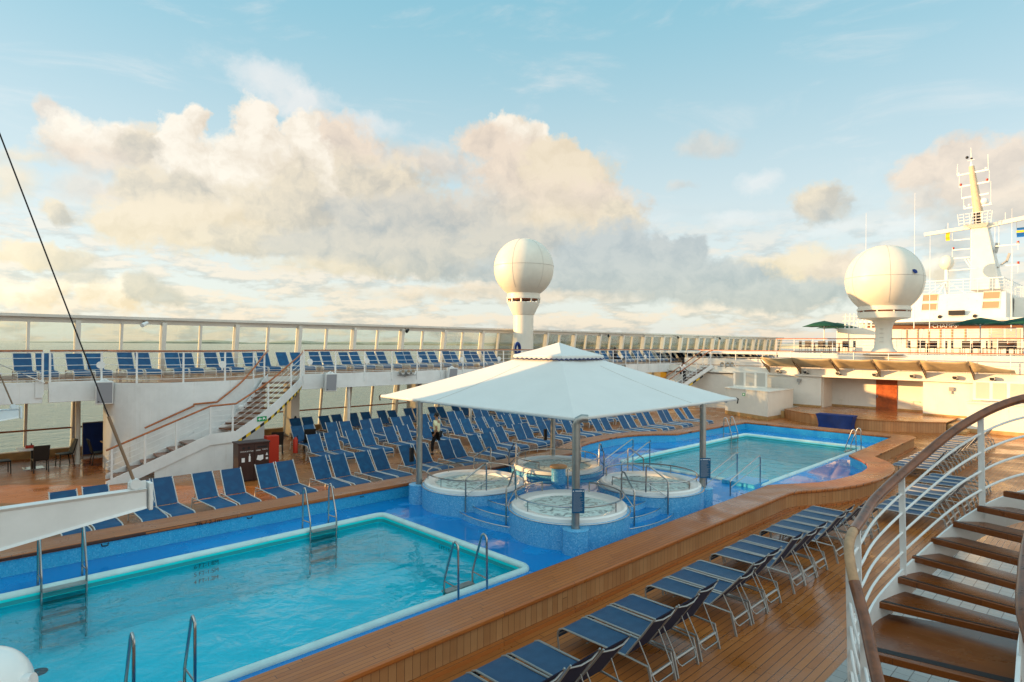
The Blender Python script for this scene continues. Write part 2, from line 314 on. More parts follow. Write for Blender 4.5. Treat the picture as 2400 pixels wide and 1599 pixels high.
def sea_mat():
    m = bpy.data.materials.new('sea_water'); m.use_nodes = True; nt = m.node_tree; b = nt.nodes['Principled BSDF']
    b.inputs['Base Color'].default_value = (.18, .20, .18, 1); b.inputs['Roughness'].default_value = .1; b.inputs['IOR'].default_value = 1.33
    t = N(nt, 'ShaderNodeTexCoord'); v = V_(nt, 'MULTIPLY', t.outputs['Object'], (.6, 1, 1)).outputs[0]
    a = N(nt, 'ShaderNodeTexNoise', inp={'Vector': v, 'Scale': .35, 'Detail': 5., 'Roughness': .6, 'Distortion': .5}).outputs[0]
    bn = N(nt, 'ShaderNodeBump', inp={'Height': a, 'Strength': .8, 'Distance': 1.1}).outputs[0]; nt.links.new(bn, b.inputs['Normal'])
    MAT['sea_water'] = m
sea_mat()
pm('coast_green', (.34, .37, .31), .9, var=.25, vscale=.004)

def glass(name, tint, refl=.12):
    m = bpy.data.materials.new(name); m.use_nodes = True; nt = m.node_tree; nt.nodes.clear()
    fr = N(nt, 'ShaderNodeFresnel', inp={'IOR': 1.45}).outputs[0]
    gl = N(nt, 'ShaderNodeBsdfGlossy', inp={'Roughness': .02}).outputs[0]
    tr = N(nt, 'ShaderNodeBsdfTransparent', inp={'Color': (*tint, 1)}).outputs[0]
    mx = N(nt, 'ShaderNodeMixShader', inp={0: M_(nt, 'MULTIPLY', fr, .8), 1: tr, 2: gl}).outputs[0]
    N(nt, 'ShaderNodeOutputMaterial', inp={0: mx}); MAT[name] = m
glass('screen_glass', (.90, .93, .88))

# ------------------------------------------------------------------ mesh helpers
class MB:
    def __init__(s): s.v = []; s.f = []; s.uv = []
    def add(s, vs, fs, uvs=None):
        o = len(s.v); s.v += [tuple(v) for v in vs]
        for i, f in enumerate(fs):
            s.f.append(tuple(a+o for a in f)); s.uv.append(uvs[i] if uvs else None)
        return s
    def box(s, x0, x1, y0, y1, z0, z1):
        vs = [(x, y, z) for z in (z0, z1) for y in (y0, y1) for x in (x0, x1)]
        return s.add(vs, [(0, 2, 3, 1), (4, 5, 7, 6), (0, 1, 5, 4), (2, 6, 7, 3), (0, 4, 6, 2), (1, 3, 7, 5)])
    def bar(s, a, b, w, h, upv=(0, 0, 1)):
        a = Vector(a); b = Vector(b); d = (b-a).normalized(); sd = d.cross(Vector(upv))
        sd = sd.normalized() if sd.length > 1e-5 else Vector((1, 0, 0)); u = sd.cross(d).normalized()
        vs = [p + sd*i*w/2 + u*j*h/2 for p in (a, b) for i, j in ((-1, -1), (1, -1), (1, 1), (-1, 1))]
        return s.add(vs, [(0, 3, 2, 1), (4, 5, 6, 7), (0, 1, 5, 4), (1, 2, 6, 5), (2, 3, 7, 6), (3, 0, 4, 7)])
    def tube(s, pts, r, n=8, closed=False):
        pts = [Vector(p) for p in pts]; k = len(pts); rs = r if isinstance(r, (list, tuple)) else [r]*k
        rings = []; prev = None
        for i, p in enumerate(pts):
            a = pts[i-1] if (i or closed) else p; b = pts[(i+1) % k] if (i < k-1 or closed) else p
            d = (b-a).normalized()
            if prev is None:
                prev = d.cross(Vector((0, 0, 1)))
                if prev.length < .05: prev = d.cross(Vector((0, 1, 0)))
            prev = (prev - d*prev.dot(d)); prev = prev.normalized() if prev.length > 1e-6 else d.orthogonal().normalized()
            q = d.cross(prev); rings.append([p + (prev*math.cos(2*PI*j/n) + q*math.sin(2*PI*j/n))*rs[i] for j in range(n)])
        vs = [v for rg in rings for v in rg]; fs = []
        for i in range(k if closed else k-1):
            for j in range(n):
                fs.append((i*n+j, i*n+(j+1) % n, ((i+1) % k)*n+(j+1) % n, ((i+1) % k)*n+j))
        if not closed: fs += [tuple(range(n))[::-1], tuple((k-1)*n+j for j in range(n))]
        return s.add(vs, fs)
    def lathe(s, prof, n=32, c=(0, 0, 0), a0=0., a1=2*PI):
        full = abs(a1-a0-2*PI) < 1e-6; m_ = n if full else n+1; vs = []; k = len(prof)
        for j in range(m_):
            a = a0+(a1-a0)*j/n
            vs += [(c[0]+r*math.cos(a), c[1]+r*math.sin(a), c[2]+z) for r, z in prof]
        L = [0]
        for i in range(1, k): L.append(L[-1]+math.dist(prof[i], prof[i-1]))
        fs = []; uv = []; rm = max(p[0] for p in prof)
        for j in range(n):
            for i in range(k-1):
                b = (j+1) % m_
                fs.append((j*k+i, b*k+i, b*k+i+1, j*k+i+1))
                u0 = (a1-a0)*j/n*rm; u1 = (a1-a0)*(j+1)/n*rm
                uv.append([(u0, L[i]), (u1, L[i]), (u1, L[i+1]), (u0, L[i+1])])
        return s.add(vs, fs, uv)
    def prism(s, poly, z0, z1, top=True, bottom=True, side=True):
        n = len(poly); vs = [(x, y, z0) for x, y in poly] + [(x, y, z1) for x, y in poly]; fs = []; uv = []
        if side:
            u = 0
            for i in range(n):
                j = (i+1) % n; d = math.dist(poly[i], poly[j])
                fs.append((i, j, n+j, n+i)); uv.append([(u, z0), (u+d, z0), (u+d, z1), (u, z1)]); u += d
        if top: fs.append(tuple(range(n, 2*n))); uv.append(None)
        if bottom: fs.append(tuple(range(n))[::-1]); uv.append(None)
        return s.add(vs, fs, uv)
    def wall(s, pts, z0, z1, thick=0.):
        """vertical sheet following pts; uv in metres"""
        u = 0
        for a, b in zip(pts, pts[1:]):
            d = math.dist(a, b)
            s.add([(*a, z0), (*b, z0), (*b, z1), (*a, z1)], [(0, 1, 2, 3)], [[(u, z0), (u+d, z0), (u+d, z1), (u, z1)]]); u += d
        return s
    def ring(s, outer, inner, z0, z1):
        """slab between two closed outlines with the same number of points"""
        n = len(outer)
        vs = [(*p, z) for z in (z0, z1) for o in (outer, inner) for p in o]
        fs = []; uv = []
        u = 0
        for i in range(n):
            j = (i+1) % n; d = math.dist(outer[i], outer[j])
            fs += [(2*n+i, 2*n+j, 3*n+j, 3*n+i), (i, n+i, n+j, j), (i, j, 2*n+j, 2*n+i), (n+j, n+i, 3*n+i, 3*n+j)]
            uv += [None, None, [(u, 0), (u+d, 0), (u+d, z1-z0), (u, z1-z0)], [(u, 0), (u+d, 0), (u+d, z1-z0), (u, z1-z0)]]; u += d
        return s.add(vs, fs, uv)
    def sphere(s, c, r, n=16, m_=10, sc=(1, 1, 1)):
        prof = [(max(1e-4, math.sin(PI*i/m_)), -math.cos(PI*i/m_)) for i in range(m_+1)]
        b = MB().lathe(prof, n)
        return s.add([(c[0]+x*r*sc[0], c[1]+y*r*sc[1], c[2]+z*r*sc[2]) for x, y, z in b.v], b.f)
    def mesh(s, name, smooth=True, bevel=0.):
        me = bpy.data.meshes.new(name); me.from_pydata(s.v, [], s.f)
        if any(u for u in s.uv):
            ul = me.uv_layers.new(name='uv'); li = 0
            for f, u in zip(s.f, s.uv):
                for q in range(len(f)):
                    if u: ul.data[li+q].uv = u[q]
                    else: ul.data[li+q].uv = s.v[f[q]][:2]
                li += len(f)
        me.update()
        bm = bmesh.new(); bm.from_mesh(me); bmesh.ops.recalc_face_normals(bm, faces=bm.faces) if not getattr(s, 'keep', 0) else None
        bm.to_mesh(me); bm.free()
        if smooth:
            me.polygons.foreach_set('use_smooth', [True]*len(me.polygons)); me.set_sharp_from_angle(angle=R(32))
        return me
    def build(s, name, mat, parent=None, smooth=True, bevel=0.):
        me = s.mesh(name, smooth); me.materials.append(MAT[mat])
        o = bpy.data.objects.new(name, me); col.objects.link(o)
        if parent: o.parent = parent
        if bevel:
            b = o.modifiers.new('bevel', 'BEVEL'); b.width = bevel; b.segments = 2; b.limit_method = 'ANGLE'; b.angle_limit = R(40)
        return o
def tag(o, label=None, cat=None, group=None, kind=None):
    if label: o['label'] = label
    if cat: o['category'] = cat
    if group: o['group'] = group
    if kind: o['kind'] = kind
    return o
def thing(name, label, cat, loc=(0, 0, 0), rz=0., group=None):
    o = bpy.data.objects.new(name, None); col.objects.link(o); o.location = loc; o.rotation_euler = (0, 0, rz); o.empty_display_size = .2
    return tag(o, label, cat, group)
def kids(root):
    return [o for o in KIDS.get(root.name, [])]
KIDS = {}
def register(root):
    """remember the tree below a thing so that copying it never searches the whole file"""
    todo = [root]
    allo = list(col.objects)
    for o in allo:
        if o.parent: KIDS.setdefault(o.parent.name, [])
    for o in allo:
        if o.parent and o not in KIDS[o.parent.name]: KIDS[o.parent.name].append(o)
TILT = [None]
def copy_tree(o, parent=None):
    c = o.copy(); col.objects.link(c)
    if parent: c.parent = parent
    if TILT[0] and o.name.startswith('back'): c.matrix_local = TILT[0]        # the adjustable back leans a little differently on each
    for ch in KIDS.get(o.name, []): copy_tree(ch, c)
    return c
def clone(root, loc, rz, label, group=None):
    c = copy_tree(root); c.location = loc; c.rotation_euler = (0, 0, rz); c['label'] = label
    if group: c['group'] = group
    return c
def struct(name, mb, mat, **kw): return tag(mb.build(name, mat, **kw), kind='structure')
def text_mesh(name, body, size, mat, parent, mtx, ext=.001, align='LEFT'):
    cu = bpy.data.curves.new(name, 'FONT'); cu.body = body; cu.size = size; cu.extrude = ext; cu.align_x = align
    to = bpy.data.objects.new(name+'_tmp', cu); col.objects.link(to)
    dg = bpy.context.evaluated_depsgraph_get(); me = bpy.data.meshes.new_from_object(to.evaluated_get(dg))
    bpy.data.objects.remove(to); me.materials.clear(); me.materials.append(MAT[mat])
    me.transform(mtx)
    o = bpy.data.objects.new(name, me); col.objects.link(o)
    if parent: o.parent = parent
    return o
def frame(origin, xdir, ydir):
    x = Vector(xdir).normalized(); y = Vector(ydir).normalized(); z = x.cross(y)
    m = Matrix((x, y, z)).transposed().to_4x4(); m.translation = origin; return m
def smooth_path(pts, n=6):
    pts = [Vector(p) for p in pts]; out = []
    for i in range(len(pts)-1):
        p0 = pts[max(i-1, 0)]; p1 = pts[i]; p2 = pts[i+1]; p3 = pts[min(i+2, len(pts)-1)]
        for k in range(n):
            t = k/n
            out.append(.5*((2*p1) + (p2-p0)*t + (2*p0-5*p1+4*p2-p3)*t*t + (3*p1-p0-3*p2+p3)*t**3))
    out.append(pts[-1]); return out
ORD = ['first', 'second', 'third', 'fourth', 'fifth', 'sixth', 'seventh', 'eighth', 'ninth', 'tenth', 'eleventh', 'twelfth', 'thirteenth', 'fourteenth', 'fifteenth', 'sixteenth', 'seventeenth', 'eighteenth', 'nineteenth', 'twentieth']
def ordn(i):
    if i < 20: return ORD[i]
    tens = ['twenty', 'thirty', 'forty', 'fifty', 'sixty', 'seventy']; t, r = divmod(i+1, 10)
    return (tens[t-2] + '-' + ORD[r-1]) if r else ['twentieth', 'thirtieth', 'fortieth', 'fiftieth', 'sixtieth', 'seventieth'][t-2]
# ================================================================== SETTING
CYM = 11.4                                         # the ship's centre line in y
def mir(pts): return [(x, 2*CYM-y) for x, y in pts]
# sea, coast
sw = MB().add([(-30000, -30000, -18), (40000, -30000, -18), (40000, 40000, -18), (-30000, 40000, -18)], [(0, 1, 2, 3)]); sw.keep = 1
struct('sea', sw, 'sea_water', smooth=False)
co = MB(); n = 90
prev = None
for k in range(n+1):
    a = R(84) - R(66)*k/n; dd = 9000 - 2600*k/n; h = 26 + 40*noise.noise(Vector((k*.21, 0, 3))) + 30*k/n
    if k < 12: h *= k/12
    p = (dd*math.cos(a), dd*math.sin(a)); q = ((dd+900)*math.cos(a), (dd+900)*math.sin(a))
    cur = [(*p, -18), (*p, -18+max(4, h*.45)), (*q, -18+max(6, h)), (*q, -18)]
    if prev: co.add(prev+cur, [(0, 4, 5, 1), (1, 5, 6, 2), (2, 6, 7, 3)])
    prev = cur
struct('coastline', co, 'coast_green')
# hull and deck
struct('hull', MB().box(-60, 110, -7.9, 30.5, -18.5, -1.3).box(-60, 110, 30.35, 30.55, -1.3, -.05).box(-60, 110, -7.9, -7.7, -1.3, -.05), 'white_paint')

# outlines of the pool surround (counter clockwise when seen from above, same count outside and inside)
oR = [(-6, 6.82), (17.75, 6.85), (18.2, 6.75), (18.75, 6.45), (19.45, 6.12), (20.4, 5.82), (21.6, 5.63), (22.85, 5.6), (23.75, 5.7), (24.55, 5.92), (25.3, 6.3), (26.1, 6.95), (33.1, 7.12), (33.45, 7.4)]
iR = [(-6, 7.65), (18.3, 7.7), (18.7, 7.48), (19.2, 7.15), (19.8, 6.8), (20.6, 6.58), (21.65, 6.42), (22.6, 6.38), (23.45, 6.45), (24.2, 6.68), (24.95, 7.1), (25.7, 7.72), (32.2, 7.9), (32.45, 7.95)]
outer = oR + mir(oR)[::-1]; inner = iR + mir(iR)[::-1]
# deck with the opening of the surround: two strips, ends
dk = MB(); Z = 0.
mo = [(x, y+.12) for x, y in oR]; ml = mir(mo)
for a, b in zip(mo, mo[1:]): dk.add([(a[0], -7.8, Z), (b[0], -7.8, Z), (b[0], b[1], Z), (a[0], a[1], Z)], [(0, 1, 2, 3)])
for a, b in zip(ml, ml[1:]): dk.add([(a[0], a[1], Z), (b[0], b[1], Z), (b[0], 30.6, Z), (a[0], 30.6, Z)], [(0, 1, 2, 3)])
dk.add([(mo[-1][0], -7.8, Z), (60, -7.8, Z), (60, 30.6, Z), (mo[-1][0], 30.6, Z)], [(0, 1, 2, 3)])
dk.add([(-12, -7.8, Z), (-6, -7.8, Z), (-6, 30.6, Z), (-12, 30.6, Z)], [(0, 1, 2, 3)])
struct('pool_deck', dk, 'deck_planks', smooth=False)
struct('shower_floor', MB().box(8.5, 17.6, -5, 3.0, .004, .012), 'white_tiles')

# pool surround
ps = thing('pool_surround', 'long low teak topped wall running right round both pools', 'pool wall', (0, 0, 0))
MB().ring(outer, inner, .41, .5).build('coping', 'coping_planks', ps, bevel=.025)
sub = lambda pts, d: pts
oI = [(x, y+.06) for x, y in oR]; iO = [(x, y-.05) for x, y in iR]
fo = oI + mir(oI)[::-1]; fi = iO + mir(iO)[::-1]
MB().wall(fo + [fo[0]], 0, .41).build('plank_facing', 'coping_facing', ps, smooth=False)
MB().wall(fi + [fi[0]], .09, .41).build('tiled_face', 'mosaic_aqua', ps, smooth=False)
kb = [(x, y-.05) for x, y in oR]; MB().ring(kb + mir(kb)[::-1], fo, 0, .06).build('kick_board', 'coping_planks', ps)
for x in (2.9, 5.9, 9., 12., 15., 20., 23.5, 27., 30.): MB().tube([(x, 2*CYM-7.6, .40), (x+.02, 2*CYM-7.64, .34), (x+.12, 2*CYM-7.64, .34), (x+.14, 2*CYM-7.6, .40)], .012, 6).build('rope_hook', 'black', ps)
text_mesh('depth_marking', '7ft / 2.1m', .15, 'black_mark', ps, frame((4.72, 15.12, .405), (1, 0, 0), (0, .0, 1)) @ Matrix.Scale(.75, 4, (0, 1, 0)), .004)
text_mesh('depth_marking', '7ft / 2.1m', .3, 'black_mark', ps, frame((33.0, 13.4, .503), (0, -1, 0), (1, 0, 0)), .001)
text_mesh('depth_marking', '7ft / 2.1m', .3, 'black_mark', ps, frame((19.6, 16.1, .503), (1, .35, 0), (-.35, 1, 0)), .001)

# blue ledge with two basins cut out
X0a, X1a, Y0, Y1 = -5, 9.05, 8.5, 14.05
X0b, X1b, Y0b, Y1b = 19.6, 30.6, 8.45, 14.1
lg = MB(); zl = .1
def rect(x0, x1, y0, y1, z=zl): lg.add([(x0, y0, z), (x1, y0, z), (x1, y1, z), (x0, y1, z)], [(0, 1, 2, 3)])
for Ya, ps_ in ((Y0, iR), (None, None)):
    pass
bl = [(x, y-.07) for x, y in iR]
E_ = .08
rect(-6, X0a+E_, 7.58, 15.22); rect(X0a+E_, X1a-E_, 7.58, Y0+E_); rect(X0a+E_, X1a-E_, Y1-E_, 15.22); rect(X1a-E_, 18.23, 7.58, 15.22)
for a, b in zip(bl[1:], bl[2:]):
    for s_ in (0, 1):
        ya, yb = (a[1], b[1]) if not s_ else (2*CYM-a[1], 2*CYM-b[1])
        lo = 8.45+E_ if not s_ else 14.1-E_
        if a[0] >= 19.6 or b[0] <= 19.6: lg.add([(a[0], ya, zl), (b[0], yb, zl), (b[0], lo, zl), (a[0], lo, zl)], [(0, 1, 2, 3)])
        else: lg.add([(a[0], ya, zl), (b[0], yb, zl), (b[0], lo, zl), (a[0], lo, zl)], [(0, 1, 2, 3)])
rect(18.23, X0b+E_, 8.45+E_, 14.1-E_); rect(X1b-E_, 32.5, 8.45+E_, 14.1-E_)
bmf = lg.build('pool_ledge', 'blue_floor', smooth=False); tag(bmf, kind='structure')

def roundrect(x0, x1, y0, y1, r, n=6):
    out = []
    for cx_, cy_, a in ((x1-r, y0+r, -PI/2), (x1-r, y1-r, 0), (x0+r, y1-r, PI/2), (x0+r, y0+r, PI)):
        for k in range(n+1):
            t = a + PI/2*k/n; out.append((cx_+r*math.cos(t), cy_+r*math.sin(t)))
    return out
def pool(x0, x1, y0, y1, label, wmat, near):
    t = thing('swimming_pool', label, 'swimming pool', ((x0+x1)/2, (y0+y1)/2, 0)); ox, oy = t.location.x, t.location.y
    loc = lambda pl: [(x-ox, y-oy) for x, y in pl]
    r = .22
    mid = loc(roundrect(x0+.07, x1-.07, y0+.07, y1-.07, r))
    MB().tube([(x, y, .10) for x, y in mid], .08, 12, True).build('rim', 'pool_rim_paint', t)
    inn = loc(roundrect(x0+.16, x1-.16, y0+.16, y1-.16, r-.05))
    b = MB(); k = len(inn)
    b.add([(x, y, .09) for x, y in inn] + [(x, y, -1.0) for x, y in inn], [(i, (i+1) % k, k+(i+1) % k, k+i) for i in range(k)] + [tuple(range(k, 2*k))])
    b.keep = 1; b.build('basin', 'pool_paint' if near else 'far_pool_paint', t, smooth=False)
    g2 = loc(roundrect(x0+.19, x1-.19, y0+.19, y1-.19, r-.06)); 
    MB().wall(g2+[g2[0]], -.02, .05).build('gutter', 'gutter', t, smooth=False)
    w = MB().add([(x, y, -.045) for x, y in inn], [tuple(range(k))]); w.keep = 1; w.build('water_surface', wmat, t, smooth=False)
    for i, ln_ in enumerate(('6 FT-1.8M', '5 FT-1.5M', '4 FT-1.2M')):
        text_mesh('depth_marking', ln_, .12, 'black_mark', t, frame(((4.3 if near else 22.)-ox, y1-.20-oy, -.14-i*.16), (1, 0, 0), (0, 0, 1)), .001)
    if near: text_mesh('depth_marking', '5 FT-1.5M', .12, 'black_mark', t, frame((x1-.20-ox, 11.4-oy, -.14), (0, -1, 0), (0, 0, 1)), .001)
    ring = MB()
    for (x, y) in ((1.6, y1-1.0),): ring.lathe([(.14, -.995), (.14, -.985), (.02, -.985)], 20, (x-ox if near else x+18-ox, y-oy, 0))
    ring.build('drain_cover', 'black', t)
    return t
pool(X0a, X1a, Y0, Y1, 'near turquoise swimming pool with pale rounded rim and metal ladders', 'pool_water', True)
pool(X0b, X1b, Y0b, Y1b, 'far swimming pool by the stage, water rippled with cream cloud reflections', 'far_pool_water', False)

# ------------------------------------------------------------------ hot tubs, steps, pillar
TC = (13.3, 11.45)
def hot_tub(x, y, label, gap):
    t = thing('hot_tub', label, 'hot tub', (x, y, .1), 0, 'four round hot tubs')
    MB().lathe([(1.47, -.02), (1.47, .565), (1.40, .575)], 56).build('tiled_wall', 'mosaic_blue', t)
    MB().lathe([(1.40, .575), (1.40, .66), (1.36, .69), (1.22, .68), (1.12, .655), (1.08, .60), (1.05, .45), (1.02, .1), (.5, .05), (.01, .05)], 56).build('shell', 'acrylic', t)
    MB().tube([(1.475*math.cos(a), 1.475*math.sin(a), .572) for a in [2*PI*k/56 for k in range(56)]], .013, 6, True).build('edge_trim', 'steel', t)
    w = MB().add([(1.075*math.cos(2*PI*k/48), 1.075*math.sin(2*PI*k/48), .595) for k in range(48)], [tuple(range(48))]); w.keep = 1; w.build('water_surface', 'tub_water', t, smooth=False)
    a0 = gap + R(28); a1 = gap + R(332); rr = 1.31
    pts = [(rr*math.cos(a0+(a1-a0)*k/48), rr*math.sin(a0+(a1-a0)*k/48), .92) for k in range(49)]
    e0 = (pts[0][0], pts[0][1]); e1 = (pts[-1][0], pts[-1][1])
    MB().tube([(*e0, .62), (*e0, .86)] + pts + [(*e1, .86), (*e1, .62)], .019, 8).build('grab_ring', 'steel', t)
    for k in range(1, 6):
        a = a0+(a1-a0)*k/6
        MB().tube([(rr*math.cos(a), rr*math.sin(a), .64), (rr*math.cos(a), rr*math.sin(a), .92)], .013, 6).build('ring_post', 'steel', t)
for x, y, lb in ((11.5, 9.68, 'nearest round hot tub, blue mosaic wall, behind the front canopy pole'), (11.5, 13.2, 'left round hot tub beside the left canopy pole'),
                 (15.05, 9.68, 'right round hot tub in front of the far pool'), (15.05, 13.2, 'farthest round hot tub, behind the tiled pillar')):
    hot_tub(x, y, lb, math.atan2(TC[1]-y, TC[0]-x))
hs = thing('tub_steps', 'blue curved steps and raised floor between the four hot tubs', 'steps', (*TC, .1))
for i, (rad, z) in enumerate(((3.15, .15), (2.86, .30), (2.5, .45))):
    segs = []
    for q in range(4):
        a = q*PI/2 + PI
        w = R(19 - i*1.2)
        segs += [(rad*math.cos(a-w+2*w*k/10), rad*math.sin(a-w+2*w*k/10)) for k in range(11)]
    o = MB().prism(segs, 0, z, top=False, bottom=False).build('step_riser', 'mosaic_blue', hs, smooth=False)
    MB().prism(segs, z-.002, z+.001, side=False, bottom=False).build('step_tread', 'blue_floor', hs, smooth=False)
    MB().tube([(x, y, z) for x, y in segs], .012, 6, True).build('step_edge', 'steel', hs)
tp = thing('tiled_pillar', 'blue mosaic pillar table with round wooden top amid the hot tubs', 'table', (13.65, 11.9, .55))
MB().lathe([(.21, 0), (.21, .47)], 28).build('pillar', 'mosaic_blue', tp)
MB().lathe([(.01, .47), (.25, .47), (.26, .50), (.25, .53), (.01, .53)], 32).build('top', 'tan_wood', tp)
for sx_, sy_, lb in ((12.95, 10.95, 'thin chrome shower post standing before the tiled pillar'), (15.9, 12.9, 'thin chrome shower post behind the far hot tub')):
    sp_ = thing('shower_post', lb, 'shower post', (sx_, sy_, .55))
    MB().tube([(0, 0, 0), (0, 0, .62), (.03, .0, .66), (.07, 0, .64)], .022, 8).build('pipe', 'steel', sp_)
    MB().lathe([(.05, 0), (.05, .03), (.02, .05)], 12).build('foot', 'steel', sp_)

def hoop(name_pts, r=.019): return MB().tube(smooth_path(name_pts, 5), r, 8)
# handrails flanking the steps, four sides
k = 0
for q, side in enumerate(('left facing', 'front right', 'far right', 'far left')):
    ang = q*PI/2
    for s_ in (-1, 1):
        hr = thing('step_handrail', 'bent chrome handrail on the %s side of the %s tub steps' % ('left' if s_ > 0 else 'right', side), 'handrail', (*TC, .1), ang, 'handrails of the hot tub steps')
        y = .76*s_; a = (-2.95, y, .15); b = (-2.42, y*.72, .45)
        MB().tube([a, (a[0], a[1], .98), (a[0]+.03, a[1]*.99, 1.05), (a[0]+.10, a[1]*.97, 1.09), (b[0]-.1, b[1]*1.03, 1.36), (b[0]-.02, b[1], 1.37), (b[0], b[1], 1.30), b], .021, 8).build('rail', 'steel', hr)
        MB().tube([(a[0], a[1], .60), (b[0], b[1], .92)], .013, 6).build('brace', 'steel', hr)

# ------------------------------------------------------------------ canopy
cp = thing('canopy', 'large off-white square canopy with a peaked scalloped top over the hot tubs', 'canopy', (14.3, 12.5, 0))
H = 3.86; zb = 3.02; zt = 4.58; n = 26; sf = MB()
def tent(s_, t_): return zb + (zt-zb)*max(0., 1-s_)**1.06 - .05*math.sin(PI*min(1, s_))*(1-t_*t_)
for q in range(4):
    vs = []
    for i in range(n+1):
        s_ = .12+.88*i/n
        for j in range(n+1):
            t_ = -1+2*j/n; x, y = s_, s_*t_
            z = tent(s_, t_) + .016*noise.noise(Vector((s_*7+q*3, t_*5, 1)))*(1-s_)*(1-t_*t_)*2
            for _ in range(q): x, y = -y, x
            vs.append((x*H, y*H, z))
    sf.add(vs, [(i*(n+1)+j, (i+1)*(n+1)+j, (i+1)*(n+1)+j+1, i*(n+1)+j+1) for i in range(n) for j in range(n)])
so_ = sf.build('fabric', 'canopy_cloth', cp)
hem = [(-H, -H), (H, -H), (H, H), (-H, H)]
MB().tube([(x, y, zb-.02) for i in range(4) for x, y in [(hem[i][0]+(hem[(i+1) % 4][0]-hem[i][0])*k/8, hem[i][1]+(hem[(i+1) % 4][1]-hem[i][1])*k/8) for k in range(8)]], .045, 10, True).build('hem', 'canopy_cloth', cp)
sm = MB()
for ax in (0, 1):
    for sgn in (-1, 1):
        for q in (-.33, .33):
            pts = []
            for k in range(12):
                s = .33+.665*k/11; x, y = (sgn*s, q*s) if ax == 0 else (q*s, sgn*s)
                z = zb + (zt-zb)*max(0., 1-s)**1.06 - .05*math.sin(PI*s)*(1-.1089); pts.append((x*H, y*H, z+.006))
        sm.tube(pts, .004, 5)
sm.build('seam', 'frosted', cp)
rd = MB()
for a, b in ((-1, -1), (1, -1), (1, 1), (-1, 1)):
    rd.tube([(a*H*s, b*H*s, zb+(zt-zb)*max(0., 1-s)**1.06+.004) for s in [.3+.7*k/12 for k in range(13)]], .012, 6)

h = .98; cap = MB(); apex = (0, 0, 4.70); zc = 4.31; cr = []; nn = 10
for i in range(4):
    a = ((-h, -h), (h, -h), (h, h), (-h, h))[i]; b = ((-h, -h), (h, -h), (h, h), (-h, h))[(i+1) % 4]
    cr += [(a[0]+(b[0]-a[0])*k/(nn*4), a[1]+(b[1]-a[1])*k/(nn*4)) for k in range(nn*4)]
K = len(cr)
cv = [apex] + [(x*.5, y*.5, zc+(4.70-zc)*.5-.02) for x, y in cr] + [(x, y, zc) for x, y in cr] + [(x*1.01, y*1.01, zc-.10+.022*math.cos(2*PI*i/4)) for i, (x, y) in enumerate(cr)]
cf = [(0, 1+i, 1+(i+1) % K) for i in range(K)]
for r_ in (0, 1): cf += [(1+r_*K+i, 1+(r_+1)*K+i, 1+(r_+1)*K+(i+1) % K, 1+r_*K+(i+1) % K) for i in range(K)]
o = cap.add(cv, cf).build('top_cap', 'canopy_cloth', cp); o.modifiers.new('t', 'SOLIDIFY').thickness = .01
MB().tube([(x*1.012, y*1.012, zc-.105+.022*math.cos(2*PI*i/4)) for i, (x, y) in enumerate(cr)], .012, 5, True).build('scallop_edge', 'navy_cloth', cp)
MB().box(-.85, .85, -.85, .85, zc-.13, zc-.06).build('vent_frame', 'black', cp)
for (px_, py_, lb) in ((10.42, 8.58, 'f'), (10.43, 14.36, 'l'), (16.05, 8.6, 'r'), (16.2, 14.4, 'b')):
    lx, ly = px_-14.3, py_-12.5
    top = zb+(zt-zb)*max(0., 1-max(abs(lx), abs(ly))/H)**1.06-.03 if lb != 'f' else 2.9
    pts = [(lx, ly, .62), (lx, ly, top)]
    if lb == 'f': pts += [(lx+.02, ly-.02, 2.98), (lx+.08, ly-.09, 3.03), (lx+.18, ly-.17, 3.02)]
    MB().tube(pts, .088, 16).build('pole', 'dull_steel', cp)
    MB().lathe([(.285, .08), (.285, .60), (.27, .615)], 28, (lx, ly, 0)).build('pedestal', 'mosaic_blue', cp)
    MB().lathe([(.29, .60), (.29, .62), (.27, .63), (.10, .63)], 28, (lx, ly, 0)).build('pedestal_cap', 'mosaic_blue', cp)
fr = MB()
for a, b in ((-1, -1), (1, -1), (1, 1), (-1, 1)):
    fr.tube([(a*H*.95, b*H*.95, zb-.10), (a*H*.25, b*H*.25, zt-.62)], .04, 8)
for i in range(4):
    a, b = hem[i], hem[(i+1) % 4]; fr.tube([(a[0]*.97, a[1]*.97, zb-.03), (b[0]*.97, b[1]*.97, zb-.03)], .035, 8)
fr.build('frame', 'dull_steel', cp)
for a, b in ((-1, 1), (1, -1), (1, 1)): MB().tube([(a*H, b*H, zb+.02), (a*(H+.05), b*(H+.05), zb-.02), (a*(H+.03), b*(H+.03), zb-.16)], .02, 6).build('corner_hook', 'black', cp)
MB().box(-.06, .06, -.03, .03, -.2, .2).build('pole_speaker', 'black', cp).location = (10.3-14.3, 14.55-12.5, 1.45)
MB().box(-.06, .06, -.03, .03, -.2, .2).build('pole_speaker', 'black', cp).location = (16.05-14.3, 14.62-12.5, 1.45)

